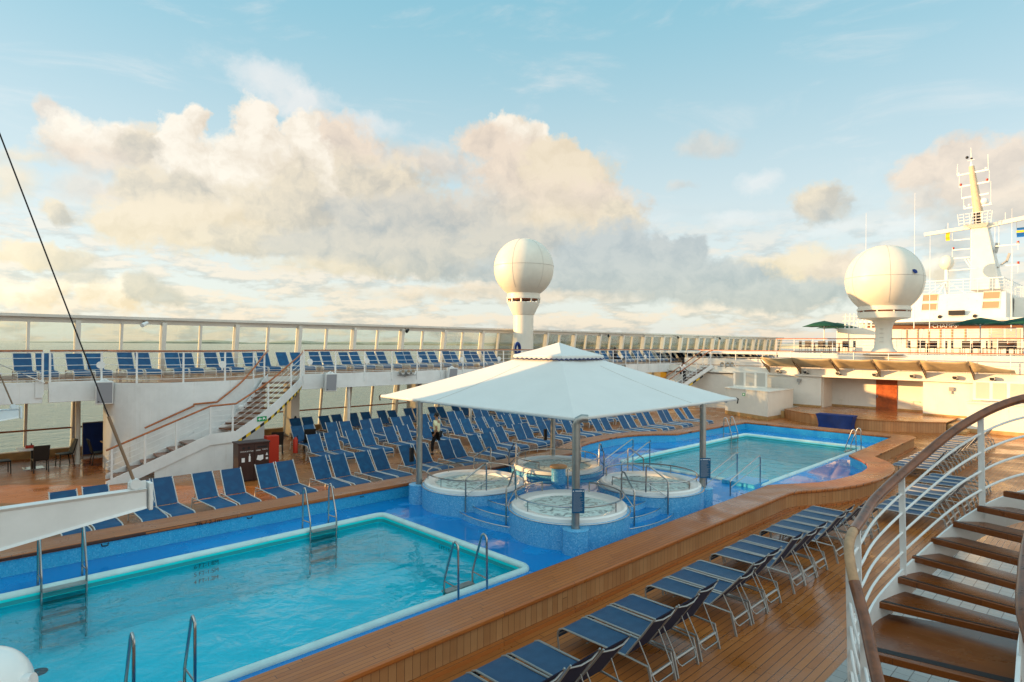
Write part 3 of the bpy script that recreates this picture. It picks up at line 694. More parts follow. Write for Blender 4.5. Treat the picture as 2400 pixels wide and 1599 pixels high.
def notice(x, y, z, rz, w, h, label):
    t = thing('notice_board', label, 'sign', (x, y, z), rz, 'blue notice boards on the canopy poles')
    MB().box(-w/2, w/2, -.012, .012, -h/2, h/2).build('board', 'sign_blue', t, bevel=.004)
    m_ = MB(); m_.box(-w*.26, w*.30, -.0145, -.0125, h*.41, h*.44)
    for s_ in (-1, 1): m_.box(s_*w*.40-.012, s_*w*.40+.012, -.0145, -.0125, h*.40, h*.44)
    m_.build('heading', 'white_mark', t)
    m2 = MB(); rnd = random.Random(3)
    for k in range(22): m2.box(-w*.42, w*(.1+.32*rnd.random()), -.0142, -.0125, h*.35-k*h*.037, h*.35-k*h*.037+h*.011)
    m2.build('text_lines', 'grey_panel', t)
notice(10.36, 8.46, 1.25, R(-42), .27, .52, 'blue notice board on the front canopy pole before the nearest hot tub')
notice(15.97, 8.48, 1.2, R(-45), .30, .56, 'blue notice board on the right canopy pole beside the far pool')

# ------------------------------------------------------------------ ladders
def ladder(x, y, rz, label, top=1.0):
    t = thing('pool_ladder', label, 'pool ladder', (x, y, .1), rz, 'chrome pool ladders')
    for s_ in (-1, 1):
        X = .34*s_
        MB().tube([(X, .36, 0), (X, .34, top-.12), (X, .33, top-.04), (X, .30, top), (X, .25, top+.02), (X, .20, top-.03), (X, -.02, .34), (X, -.05, .24), (X, -.05, -1.0)], .021, 8).build('side_rail', 'steel', t)
        MB().tube([(X, .345, .22), (X, -.04, .24)], .014, 6).build('cross_bar', 'steel', t)
        MB().lathe([(.045, 0), (.045, .012), (.022, .02)], 12, (X, .36, 0)).build('foot_plate', 'steel', t)
    for z in (.03, -.22, -.47, -.72): MB().box(-.33, .33, -.14, .02, z-.015, z+.015).build('step', 'dull_steel', t)
    return t
ladder(2.07, 13.84, 0, 'chrome pool ladder on the far side of the near pool, partly behind the white boom')
ladder(7.2, 13.84, 0, 'chrome pool ladder in the far left stretch of the near pool, before sun loungers')
ladder(7.28, 8.72, PI, 'chrome pool ladder at the near pool rim beside the front coping')
ladder(2.28, 8.72, PI, 'chrome pool ladder cut off by the bottom edge of the photo')
ladder(28.9, 13.85, 0, 'chrome pool ladder at the far left corner of the far pool')
ladder(29.0, 8.68, PI, 'chrome pool ladder at the right side of the far pool near the blue table')
for i, (a, b, lb) in enumerate((((17.7, 9.35), (19.9, 9.25), 'inner sloping chrome handrail leading into the far pool'), ((17.75, 8.6), (19.95, 8.5), 'outer sloping chrome handrail leading into the far pool'),
                 ((17.6, 13.2), (19.6, 13.3), 'sloping chrome handrail behind the right hot tub'), ((17.5, 12.4), (19.5, 12.5), 'second sloping chrome handrail behind the right hot tub'))):
    t = thing('entry_handrail', lb, 'handrail', (*a, .1), math.atan2(b[1]-a[1], b[0]-a[0]), 'handrails into the far pool')
    MB().tube([(0, 0, 0), (0, 0, .42), (.04, 0, .48), (1.75, 0, .98), (1.86, 0, .99), (1.9, 0, .92), (1.9, 0, -.2)], .021, 8).build('rail', 'steel', t)
    MB().tube([(0, 0, .24), (1.9, 0, .72)], .014, 6).build('lower_bar', 'steel', t)
bn_ = thing('entry_step', 'blue sloped entry step block at the near end of the far pool', 'steps', (19.2, 9.1, .1))
MB().prism([(0, -.6), (1.1, -.6), (1.1, .5), (0, .5)], 0, .12).build('block', 'mosaic_aqua', bn_, smooth=False)
# ------------------------------------------------------------------ loungers
def make_lounger(label, frame_mat, cloth='blue_sling'):
    t = thing('sun_lounger', label, 'sun lounger')
    W = .275
    # sling seat with the rolled foot end
    prof = [(-.01, .20), (.0, .27), (.03, .33), (.10, .362), (.25, .368), (.6, .352), (.95, .356), (1.2, .372)]
    def strip(prof, w, th, sag=.012):
        vs = []; nx = 4; k = len(prof)
        for side in (0, 1):
            for (y, z) in prof:
                for i in range(nx+1):
                    x = -w + 2*w*i/nx; q = 1-(x/w)**2
                    vs.append((x, y, z - sag*q*(1 if y > .05 else 0) - side*th))
        fs = []; st = (nx+1)*k
        for j in range(k-1):
            for i in range(nx):
                a = j*(nx+1)+i; fs += [(a, a+1, a+nx+2, a+nx+1), (st+a, st+a+nx+1, st+a+nx+2, st+a+1)]
        for j in range(k-1):
            for a, b in ((j*(nx+1), (j+1)*(nx+1)), ((j+1)*(nx+1)+nx, j*(nx+1)+nx)): fs.append((a, b, st+b, st+a))
        fs.append(tuple([i for i in range(nx+1)] + [st+i for i in range(nx, -1, -1)]))
        e = (k-1)*(nx+1); fs.append(tuple([e+i for i in range(nx, -1, -1)] + [st+e+i for i in range(nx+1)]))
        return MB().add(vs, fs)
    strip(prof, W-.012, .012).build('seat', cloth, t)
    bp = [(1.235, .385), (1.38, .585), (1.52, .785), (1.61, .905), (1.66, .985), (1.675, 1.01)]
    bk = strip(bp, W-.012, .012, .0).build('backrest', cloth, t)
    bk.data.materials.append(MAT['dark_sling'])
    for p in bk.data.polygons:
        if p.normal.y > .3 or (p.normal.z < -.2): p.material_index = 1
    fr_ = MB()
    for s_ in (-1, 1):
        x = s_*W
        fr_.tube([(x, .03, .02), (x, .0, .2), (x, .0, .27), (x, .035, .335), (x, .11, .368), (x, .7, .366), (x, 1.25, .37), (x, 1.60, .352)], .0155, 6)
    fr_.tube([(-W, .0, .25), (W, .0, .25)], .012, 6).tube([(-W, .55, .30), (W, .55, .30)], .010, 6)
    fr_.build('frame', frame_mat, t)
    bf = MB()
    bf.tube([(-W, 1.23, .375), (-W, 1.53, .79), (-W, 1.69, 1.025)], .014, 6).tube([(W, 1.23, .375), (W, 1.53, .79), (W, 1.69, 1.025)], .014, 6).tube([(-W, 1.66, .98), (-.1, 1.70, .965), (.1, 1.70, .965), (W, 1.66, .98)], .011, 6)
    bf.build('back_frame', frame_mat, t)
    for s_ in (-1, 1):
        MB().bar((s_*W, 1.59, .36), (s_*W, 1.68, .0), .026, .034, (0, 1, 0)).build('rear_leg', frame_mat, t)
    MB().tube([(-W, 1.615, .235), (W, 1.615, .235)], .02, 6).build('cross_bar', frame_mat, t)
    MB().tube([(-W+.03, 1.42, .63), (-W+.05, 1.66, .18), (-W+.09, 1.69, .145), (W-.09, 1.69, .145), (W-.05, 1.66, .18), (W-.03, 1.42, .63)], .009, 6).build('support_bail', frame_mat, t)
    return t
L_left = make_lounger('blue sling sun lounger, first of the row along the far coping from the left', 'lounger_white')
L_right = make_lounger('blue sling sun lounger with grey frame, nearest in the row by the right coping', 'alu_grey', 'sling_sky_sheen')
register(None)
used = {}
def place(proto, x, y, rz, z, label, group):
    if proto.name not in used:
        used[proto.name] = 1; proto.location = (x, y, z); proto.rotation_euler = (0, 0, rz); proto['label'] = label; proto['group'] = group; return
    hg = Vector((0, 1.235, .38)); a = random.choice((0, 0, 0, -4, 3, -2, 2, 7 if random.random() < .3 else -1))
    TILT[0] = Matrix.Translation(hg) @ Matrix.Rotation(R(-a*.8), 4, 'X') @ Matrix.Translation(-hg)
    clone(proto, (x, y, z), rz, label, group); TILT[0] = None
def row(xs, foot, z, desc, group, proto=L_left, lead='blue sling sun lounger'):
    k = 0
    for x in xs:
        for d in (0, .63):
            f_ = foot(x) if callable(foot) else foot
            place(proto, x+d+.3+random.uniform(-.03, .03), f_+random.uniform(-.07, .07), random.uniform(-.05, .05), z, 'blue sun lounger, %s from left, %s' % (ordn(k), desc), group); k += 1
row([2.42, 4.0, 5.62, 7.27, 9.0, 10.6, 12.32, 13.98], 16.55, 0, 'front row across the near pool', 'sun loungers in the front row across the pool')
row([15.8, 17.5, 19.2, 20.9, 22.6], lambda x: 16.9 if x < 17 else 18.0, 0, 'short row behind the far coping bulge', 'sun loungers behind the coping bulge')
row([24.1, 25.75, 27.5, 29.4, 31.5], lambda x: 17.3 if x < 25 else 16.95, 0, 'front row beside the far pool', 'sun loungers beside the far pool')
row([11.1, 12.88, 14.62, 16.4, 18.2, 19.9, 21.6, 23.3, 25.0, 26.8, 28.5, 30.2], 21.1, 0, 'second row, behind the walking man', 'sun loungers in the second row across the pool')
row([11.75, 13.4, 15.1, 16.85, 18.55, 20.3, 22.0, 23.7, 25.4, 27.1, 28.8, 30.5, 32.2], 23.95, 0, 'third row back from the pool', 'sun loungers in the third row across the pool')
row([12.9, 14.5, 16.17, 17.8, 19.45, 21.1, 22.8, 24.4, 26.0, 27.7, 29.3, 31.0], 26.7, 0, 'rear row under the upper deck', 'sun loungers along the lower windscreen')
ups = [x for x in [2.70 + 1.645*k for k in range(-1, 39)] if not (27.2 < x < 29.6)]
row(ups, 27.3, 3.15, 'long upper deck row', 'sun loungers on the upper deck')
# right hand side
def rrow(starts, y, desc, group):
    k = 0
    for x0, n_ in starts:
        for i in range(n_):
            place(L_right, x0+.3+i*.64, y+random.uniform(-.02, .02), PI+random.uniform(-.02, .02), 0, 'grey framed sun lounger, %s from the camera, %s' % (ordn(k), desc), group); k += 1
rrow([(4.65, 3), (7.02, 3), (9.4, 3), (11.8, 3), (14.15, 5)], 6.15, 'row beside the right coping', 'sun loungers along the right coping')
rrow([(18.3, 3), (20.7, 3), (22.9, 3)], 4.95, 'row behind the staircase railing', 'sun loungers behind the right staircase rail')
rrow([(25.4, 3), (27.6, 3), (29.8, 3), (32.0, 3), (34.3, 3)], 6.3, 'far row beyond the coping curve', 'sun loungers beyond the coping curve')

# ------------------------------------------------------------------ upper deck port side
def sY(z): return 30.6-.15*z                                       # the leaning windscreen plane
fas = [(-12, 26.0), (5.1, 26.0), (5.35, 25.4), (5.9, 24.75), (6.8, 24.4), (8.3, 24.4), (9.2, 24.6), (9.85, 24.95), (10.4, 25.5), (10.95, 26.2), (12.4, 26.2), (12.45, 26.0), (43.0, 26.0)]
ud = MB(); ud.prism(fas + [(78, 26.0), (78, 30.15), (-12, 30.15)], 2.95, 3.15)
struct('upper_deck', ud, 'cream_paint', smooth=False)
struct('upper_deck_planking', MB().prism([(x, y+.1) for x, y in fas] + [(78, 26.1), (78, 30.1), (-12, 30.1)], 3.154, 3.162, bottom=False), 'deck_planks', smooth=False)
fb = thing('deck_edge_beam', 'white box beam along the edge of the port upper deck', 'beam', (0, 26, 2.5))
def thick_wall(mb, pts, z0, z1, th):
    for a, b in zip(pts, pts[1:]):
        d = Vector((b[0]-a[0], b[1]-a[1], 0)).normalized(); n_ = Vector((-d.y, d.x, 0))*th
        mb.add([(a[0], a[1], z0), (b[0], b[1], z0), (b[0]+n_.x, b[1]+n_.y, z0), (a[0]+n_.x, a[1]+n_.y, z0), (a[0], a[1], z1), (b[0], b[1], z1), (b[0]+n_.x, b[1]+n_.y, z1), (a[0]+n_.x, a[1]+n_.y, z1)],
               [(0, 3, 2, 1), (4, 5, 6, 7), (0, 1, 5, 4), (1, 2, 6, 5), (2, 3, 7, 6), (3, 0, 4, 7)])
    return mb
MB().box(-12, 3.25, -.03, .14, .02, .72).box(3.42, 5.15, -.03, .14, .02, .72).build('fascia', 'white_paint', fb, bevel=.01)
MB().box(12.4, 62, -.03, .14, .05, .72).build('fascia', 'white_paint', fb, bevel=.01)
MB().box(3.05, 3.25, -.07, -.03, .2, .75).build('bracket', 'white_paint', fb)
# rounded white stair house under the bulge of the upper deck
sh = thing('stair_house', 'white rounded steel wall behind the left curved staircase, warm light on it', 'wall', (5.3, 25, 0))
arc = smooth_path([(5.12, 26.6, 0), (5.12, 26.0, 0), (5.33, 25.38, 0), (5.88, 24.73, 0), (6.8, 24.38, 0), (8.3, 24.38, 0), (9.2, 24.57, 0), (9.85, 24.93, 0), (10.4, 25.5, 0), (10.9, 26.2, 0)], 6)
thick_wall(MB(), [(p.x-5.3, p.y-25) for p in arc], 0, 3.145, .08).build('wall', 'white_paint', sh)
MB().lathe([(.10, -.1), (.11, 0), (.08, .05), (0.01, .07)], 14, (6.95-5.3, 24.3-25, .72)).build('deck_lamp', 'white_paint', sh)
MB().lathe([(.10, -.1), (.11, 0), (.08, .05), (0.01, .07)], 14, (9.2-5.3, 24.3-25, 2.15)).build('deck_lamp', 'white_paint', sh)

def railing(name, label, pts, base, cat='railing', posts=1.45, h=1.14, nrod=4, teak='teak_rail', group=None, smooth=True):
    """pts: plan path; base: z of the deck (or list)"""
    t = thing(name, label, cat, (pts[0][0], pts[0][1], base), 0, group); ox, oy = pts[0]
    P_ = [Vector((x-ox, y-oy, 0)) for x, y in pts]
    L_ = [0]
    for a, b in zip(P_, P_[1:]): L_.append(L_[-1]+(b-a).length)
    def at(s):
        for i in range(len(L_)-1):
            if s <= L_[i+1] or i == len(L_)-2: return P_[i].lerp(P_[i+1], (s-L_[i])/(L_[i+1]-L_[i]))
    MB().tube([(p.x, p.y, h) for p in P_], .034, 8).build('handrail', teak, t)
    MB().tube([(p.x, p.y, h-.035) for p in P_], .022, 6).build('rail_bar', 'white_paint', t)
    for k in range(nrod):
        z = h*(k+.55)/(nrod+.55)
        MB().tube([(p.x, p.y, z) for p in P_], .011, 5).build('rod', 'white_paint', t)
    n_ = max(1, round(L_[-1]/posts))
    for i in range(n_+1):
        p = at(L_[-1]*i/n_); MB().box(p.x-.03, p.x+.03, p.y-.014, p.y+.014, -.35, h).build('post', 'white_paint', t)
    return t
# rails stand just inboard of the beam
railing('deck_railing', 'white rod railing with teak handrail above the left end of the beam', [(-6, 25.95), (3.25, 25.95)], 3.15)
railing('deck_railing', 'short white rod railing with teak handrail curving round the stair house', [(3.45, 25.95), (5.1, 25.95)] + [(p.x, p.y+.03) for p in arc[8:]], 3.15)
railing('deck_railing', 'long white rod railing with teak handrail in front of the upper deck loungers', [(12.55, 25.95), (43.2, 25.95)], 3.15, posts=1.5)

# round white lamps on the railing posts
k = 0
for x in (4.9, 9.1-.6, 12.8, 15.7, 18.8, 21.6, 24.4, 27.6, 33, 36.5, 39.5):
    y = 25.9 if not (5.2 < x < 12.3) else 24.3
    t = thing('deck_light', 'round white lamp disc on the upper deck railing, %s from the left' % ordn(k), 'lamp', (x, y, 3.78), 0, 'round lamps on the upper railing'); k += 1
    MB().add([(x_, y_-.03, z_) for x_, y_, z_ in [(a*.13, b, c*.13) for a, b, c in [(math.cos(2*PI*i/20), 0, math.sin(2*PI*i/20)) for i in range(20)]]] + [(math.cos(2*PI*i/20)*.13, .02, math.sin(2*PI*i/20)*.13) for i in range(20)],
             [tuple(range(20)), tuple(range(39, 19, -1))] + [(i, (i+1) % 20, 20+(i+1) % 20, 20+i) for i in range(20)]).build('disc', 'white_paint', t)
    MB().box(-.02, .02, -.01, .04, -.2, .05).build('bracket', 'white_paint', t)

# ------------------------------------------------------------------ windscreen
ws = thing('windscreen', 'long two-storey glass windscreen with cream posts along the port side', 'windscreen', (0, 30.6, 0))
sp = 1.545; x_first = 3.28-4*sp; nP = 51
def slant(mb, x0, x1, yo, yi, z0, z1):
    vs = [(x, -.15*z+y, z) for z in (z0, z1) for y in (yi, yo) for x in (x0, x1)]
    return mb.add(vs, [(0, 2, 3, 1), (4, 5, 7, 6), (0, 1, 5, 4), (2, 6, 7, 3), (0, 4, 6, 2), (1, 3, 7, 5)])
xe = x_first+sp*(nP-1)
slant(slant(MB(), -12, xe, .06, -.10, 5.36, 5.55), -12, xe, .10, -.30, 5.55, 5.66).build('top_beam', 'cream_paint', ws)
slant(MB(), -12, xe, .06, -.10, 3.16, 3.30).build('sill', 'cream_paint', ws)
slant(MB(), -12, xe, .08, -.22, -.02, .30).build('sill', 'tan_wood', ws)
MB().tube([(-12, -.15*1.12-.12, 1.12), (xe, -.15*1.12-.12, 1.12)], .035, 8).build('handrail', 'teak_rail', ws)
for i in range(nP):
    x = x_first + sp*i; thick = (i % 2 == 1)
    w = .085 if thick else .045; d = .30 if thick else .12
    slant(MB(), x-w, x+w, .05, -d, 3.16, 5.45).build('upper_post', 'cream_paint', ws)
    if i % 2 == 1 or i < 6: slant(MB(), x-w, x+w, .05, -d, .0, 2.95).build('lower_post', 'cream_paint', ws)
    elif i % 2 == 0: slant(MB(), x-.04, x+.04, .05, -.1, .0, 2.95).build('lower_post', 'cream_paint', ws)
for i in range(0, nP-1, 2):
    x = x_first+sp*i
    slant(MB(), x, x+2*sp if i < nP-2 else xe, .004, -.004, 3.3, 5.36).build('glass_pane', 'screen_glass', ws, smooth=False)
for i in range(0, nP-1, 4):
    x = x_first+sp*i
    slant(MB(), x, min(xe, x+4*sp), .004, -.004, .3, 2.95).build('glass_pane', 'screen_glass', ws, smooth=False)
# wide buttress columns with oval openings under the upper deck
for i, x in enumerate((13.6, 21.0, 28.4, 36.0)):
    t = thing('support_column', 'broad cream support column with oval openings, %s from the left under the upper deck' % ordn(i), 'column', (x, 29.0, 0), 0, 'support columns below the upper deck')
    MB().box(-.22, .22, 0, .9, 0, 2.95).build('web', 'cream_paint', t, bevel=.02)
    for z in (.75, 2.2):
        MB().add([(.09*math.cos(a), -.004, z+.28*math.sin(a)) for a in [2*PI*k/20 for k in range(20)]], [tuple(range(20))]).build('oval_opening', 'black' if z < 1 else 'grey_panel', t)
for i, (x, y) in enumerate(((4.58, 27.99), (14.9, 25.9+.3), (22.6, 26.3), (30, 26.3), (37.5, 26.3))):
    t = thing('deck_pillar', ('slim cream pillar standing on the wet deck beside the left dining table', 'slim white pillar behind the sun loungers under a grey loudspeaker', 'slim white pillar beside the walking man', 'slim white pillar behind the far loungers', 'slim white pillar by the far staircase')[i], 'pillar', (x, y, 0))
    MB().lathe([(.085, 0), (.085, 2.95)], 14).build('shaft', 'cream_paint', t); MB().lathe([(.12, 0), (.12, .02), (.085, .03)], 14).build('foot', 'cream_paint', t)

# loudspeakers, projector lamps, screen cameras
def speaker(x, y, z, label):
    t = thing('loudspeaker', label, 'loudspeaker', (x, y, z), R(-8), 'grey loudspeakers on the deck edge')
    b = MB(); b.add([(-.27, 0, -.42), (.27, 0, -.42), (.20, .34, -.42), (-.20, .34, -.42), (-.27, -.10, .40), (.27, -.10, .40), (.20, .34, .40), (-.20, .34, .40)], [(0, 3, 2, 1), (4, 5, 6, 7), (0, 1, 5, 4), (1, 2, 6, 5), (2, 3, 7, 6), (3, 0, 4, 7)])
    b.build('cabinet', 'white_paint', t, bevel=.02)
    MB().add([(-.23, -.016, -.37), (.23, -.016, -.37), (.23, -.105, .35), (-.23, -.105, .35)], [(0, 1, 2, 3)]).build('grille', 'grey_panel', t, smooth=False)
    MB().add([(-.19, -.030, -.34), (-.15, -.030, -.34), (-.15, -.036, -.30), (-.19, -.036, -.30)], [(0, 1, 2, 3)]).build('badge', 'black', t, smooth=False)
    MB().tube([(-.12, .1, .40), (0, .12, .47), (.12, .1, .40)], .03, 8).build('hanger', 'white_paint', t)
speaker(4.95, 25.55, 2.82, 'large grey-fronted loudspeaker hanging left of the curved staircase')
speaker(13.65, 25.55, 2.85, 'grey-fronted loudspeaker hanging on the beam right of the left staircase')
speaker(20.7, 25.55, 2.95, 'grey loudspeaker half hidden above the canopy edge')
def spot_cluster(x, y, z, rz, label, s_=1.):
    t = thing('floodlight_cluster', label, 'floodlight', (x, y, z), rz, 'floodlight clusters'); t.scale = (s_,)*3
    MB().tube([(-.55, 0, -.12), (.55, 0, -.12)], .02, 6).tube([(0, 0, -.12), (0, .2, -.2)], .03, 6).build('bar', 'alu_grey', t)
    for i, dx in enumerate((-.32, .02, .3)):
        b = MB(); b.tube([(dx, -.13, .06), (dx, .0, .04), (dx, .16, .02)], [.12, .12, .06], 14); b.build('lamp_housing', 'alu_grey', t)
        MB().tube([(dx, -.136, .06), (dx, -.131, .06)], .10, 14).build('lens', 'lens', t)
        MB().tube([(dx-.1, .0, .04), (dx-.1, .0, -.1), (dx+.1, 0, -.1), (dx+.1, 0, .04)], .01, 5).build('yoke', 'black', t)
spot_cluster(17.9, 25.75, 3.15, 0, 'cluster of round floodlights fixed to the beam above the loungers')
spot_cluster(36.2, 25.75, 3.05, 0, 'small dark floodlight cluster on the beam near the far staircase')
spot_cluster(41.0, 20.2, 3.3, R(-45), 'floodlight cluster above the left frosted panels', 1.1)
for i, x in enumerate((7.1, 20.4, 30.0, 39.5, 50.0, 58.0)):
    t = thing('screen_lamp', 'small lamp under the top beam of the windscreen, %s from the left' % ordn(i), 'lamp', (x, sY(5.5)-.45, 5.38), 0, 'lamps under the windscreen beam')
    MB().tube([(-.12, -.1, -.08), (.12, .08, .04)], [.09, .07], 10).build('housing', 'white_paint' if i == 0 else 'black', t)
    MB().tube([(.02, 0, 0), (.05, .3, .1)], .03, 6).build('arm', 'alu_grey', t)

# ------------------------------------------------------------------ left curved staircase
st = thing('curved_staircase', 'left white curved staircase with wooden treads and teak handrails', 'staircase', (4.6, 23.4, 0))
O = Vector((4.6, 23.4, 0))
po = [Vector((4.55+.1585*k, 23.2, .061*k)) for k in range(20)] + [Vector((7.72+.11*k, 23.2, 1.22+.004*k)) for k in range(8)] + smooth_path([(8.6, 23.2, 1.25), (9.9, 23.45, 1.98), (11.0, 24.05, 2.62), (11.95, 25.0, 3.02), (12.45, 25.9, 3.15)], 8)
pi_ = [Vector((4.75+.1447*k, 24.28, .061*k)) for k in range(20)] + [Vector((7.5+.1*k, 24.28, 1.22+.004*k)) for k in range(8)] + smooth_path([(8.3, 24.28, 1.25), (9.2, 24.45, 1.9), (9.9, 24.8, 2.5), (10.5, 25.4, 2.95), (11.0, 26.1, 3.15)], 8)
def strip_wall(pts, dz0, dz1, th, org):
    b = MB(); vs = []
    for i, p in enumerate(pts):
        a = pts[max(0, i-1)]; c = pts[min(len(pts)-1, i+1)]; d = Vector((c.x-a.x, c.y-a.y, 0)).normalized(); n_ = Vector((-d.y, d.x, 0))*th/2
        q = p-org
        vs += [(q.x-n_.x, q.y-n_.y, q.z+dz0), (q.x+n_.x, q.y+n_.y, q.z+dz0), (q.x+n_.x, q.y+n_.y, q.z+dz1), (q.x-n_.x, q.y-n_.y, q.z+dz1)]
    fs = [(0, 1, 2, 3), tuple(len(vs)-4+i for i in (3, 2, 1, 0))]
    for i in range(len(pts)-1):
        for j in range(4): fs.append((i*4+j, (i+1)*4+j, (i+1)*4+(j+1) % 4, i*4+(j+1) % 4))
    return b.add(vs, fs)
strip_wall(po, -.28, .12, .025, O).build('outer_stringer', 'white_paint', st)
strip_wall(pi_, -.28, .12, .025, O).build('inner_stringer', 'white_paint', st)
nst = 18
def at_z(path, z, lo, hi):
    for i in range(lo, hi):
        if path[i].z <= z <= path[i+1].z:
            t_ = (z-path[i].z)/max(1e-6, path[i+1].z-path[i].z); return path[i].lerp(path[i+1], t_), i
    return path[hi], hi
def tread(parent, a0, b0, a1, b1, z, org, nose='black'):
    """a: outer side front/back, b: inner side front/back"""
    q = [(p[0]-org.x, p[1]-org.y) for p in (a0, b0, b1, a1)]
    MB().prism(q, z-.05-org.z, z-org.z).build('tread', 'tread_wood', parent, bevel=.006)
for k in range(1, 18):
    z = 3.15*k/18
    if 1.2 < z < 1.24: continue
    a0, i0 = at_z(po, z-.10, 0, len(po)-1); b0, j0 = at_z(pi_, z-.10, 0, len(pi_)-1)
    a1, _ = at_z(po, z+.10, 0, len(po)-1); b1, _ = at_z(pi_, z+.10, 0, len(pi_)-1)
    tread(st, a0, b0, a1, b1, z, O)
hro = [p+Vector((0, 0, 1.12)) for p in po]; hri = [p+Vector((0, 0, 1.12)) for p in pi_]
MB().tube([(p-O) + Vector((0, 0, .0)) for p in hro], .034, 8).build('handrail', 'teak_rail', st)
MB().tube([(p-O) for p in hri[8:]], .034, 8).build('handrail', 'teak_rail', st)
for f_ in (.25, .45, .65, .85):
    MB().tube([(p-O)+Vector((0, 0, .12+f_*.95)) for p in po], .010, 5).build('rod', 'white_paint', st)
for k in (1, 7, 13, 20, 27, 36, 45, 52, 58):
    p = po[min(k, len(po)-1)]-O; MB().box(p.x-.03, p.x+.03, p.y-.018, p.y+.018, p.z-.1, p.z+1.1).build('post', 'white_paint', st)
def hazard(pts, parent):
    """one taped strip, black and yellow along its length"""
    vs = [v for p, q in pts for v in (p, q)]
    o = MB().add(vs, [(2*i, 2*i+2, 2*i+3, 2*i+1) for i in range(len(pts)-1)]).build('hazard_stripe', 'black', parent, smooth=False)
    o.data.materials.append(MAT['yellow'])
    for i, p in enumerate(o.data.polygons): p.material_index = i % 2
hazard([((*(po[i]-O).xy, po[i].z-.285), (*(po[i]-O).xy, po[i].z-.40)) for i in range(28, 59)], st)
MB().prism([(4.75-4.6, .9), (8.55-4.6, .9), (8.55-4.6, .1), (6.0-4.6, .1)], 0, .0).v
fw_ = MB(); fw_.add([(1.35, -.16, 0), (3.95, -.16, 0), (3.95, -.16, 1.1), (3.12, -.16, 1.08), (1.35, -.16, .45)], [(0, 1, 2, 3, 4)]); fw_.add([(3.95, -.16, 0), (3.95, .85, 0), (3.95, .85, 1.1), (3.95, -.16, 1.1)], [(0, 1, 2, 3)])
fw_.build('under_stair_panel', 'white_paint', st, smooth=False)
sg = thing('exit_sign', 'small green running man arrow sign on the left staircase stringer', 'sign', (9.62, 23.34, 1.72), R(12))
MB().box(-.20, .20, -.006, .006, -.09, .09).build('plate', 'exit_green', sg)
MB().add([(-.17, -.008, 0), (-.09, -.008, .06), (-.09, -.008, .02), (-.02, -.008, .02), (-.02, -.008, -.02), (-.09, -.008, -.02), (-.09, -.008, -.06)], [tuple(range(7))]).build('arrow', 'white_mark', sg, smooth=False)
MB().add([(.04, -.008, -.06), (.09, -.008, .0), (.15, -.008, -.05), (.12, -.008, .03), (.08, -.008, .06), (.03, -.008, .03)], [tuple(range(6))]).build('running_figure', 'white_mark', sg, smooth=False)

# recycling bin, red hose box, extinguisher
rb = thing('recycling_bin', 'dark brown twin recycling bin with white symbols under the stairs', 'recycling bin', (8.28, 20.95, 0), R(-3))
MB().box(-.50, -.003, -.28, .28, .02, 1.24).build('left_cabinet', 'brown_bin', rb, bevel=.012)
MB().box(.003, .50, -.28, .28, .02, 1.24).build('right_cabinet', 'brown_bin', rb, bevel=.012)
MB().box(-.53, .53, -.31, .31, 1.24, 1.30).build('lid', 'brown_bin', rb, bevel=.015)
hl = MB()
for x in (-.34, -.17): hl.add([(x+.045*math.cos(a), -.283, 1.12+.045*math.sin(a)) for a in [2*PI*k/14 for k in range(14)]], [tuple(range(14))])
hl.box(.10, .42, -.284, -.282, 1.09, 1.15); hl.build('opening', 'black', rb)
rotm = lambda x, z: frame((x, -.284, z), (1, 0, 0), (0, 0, 1))
text_mesh('lettering', 'CANS & BOTTLES', .055, 'white_mark', rb, rotm(-.45, .99), .0005)
text_mesh('lettering', 'PAPER', .055, 'white_mark', rb, rotm(.06, .99), .0005)
text_mesh('lettering', 'PLASTIC', .05, 'white_mark', rb, rotm(.27, 1.01), .0005)
sy = MB(); sy.box(-.40, -.30, -.286, -.283, .66, .80).box(-.175, -.115, -.286, -.283, .66, .84).box(-.16, -.13, -.286, -.283, .84, .92)
sy.add([(.08, -.285, .70), (.20, -.285, .66), (.24, -.285, .82), (.12, -.285, .85)], [(0, 1, 2, 3)]).add([(.20, -.287, .66), (.30, -.287, .70), (.30, -.287, .85), (.19, -.287, .84)], [(0, 1, 2, 3)])
sy.add([(.38, -.285, .82), (.46, -.285, .82), (.42, -.285, .92)], [(0, 1, 2)]).box(.385, .455, -.286, -.283, .68, .75)
sy.build('symbol', 'white_mark', rb, smooth=False)
fx = thing('fire_hose_box', 'bright red fire hose box standing under the left staircase', 'fire hose box', (9.75, 22.7, 0))
MB().box(-.26, .2, -.15, .15, .1, 1.15).build('box', 'red', fx, bevel=.02); MB().box(-.25, -.2, -.17, -.15, .6, .75).build('handle', 'black', fx)
fe = thing('fire_extinguisher', 'slim red fire extinguisher beside the red hose box', 'fire extinguisher', (10.75, 22.9, .35))
MB().lathe([(.01, 0), (.09, 0), (.09, .5), (.05, .58), (.03, .6), (.01, .62)], 14).build('cylinder', 'red', fe); MB().tube([(0, 0, .6), (.08, 0, .66), (.11, 0, .3)], .015, 6).build('hose', 'black', fe)

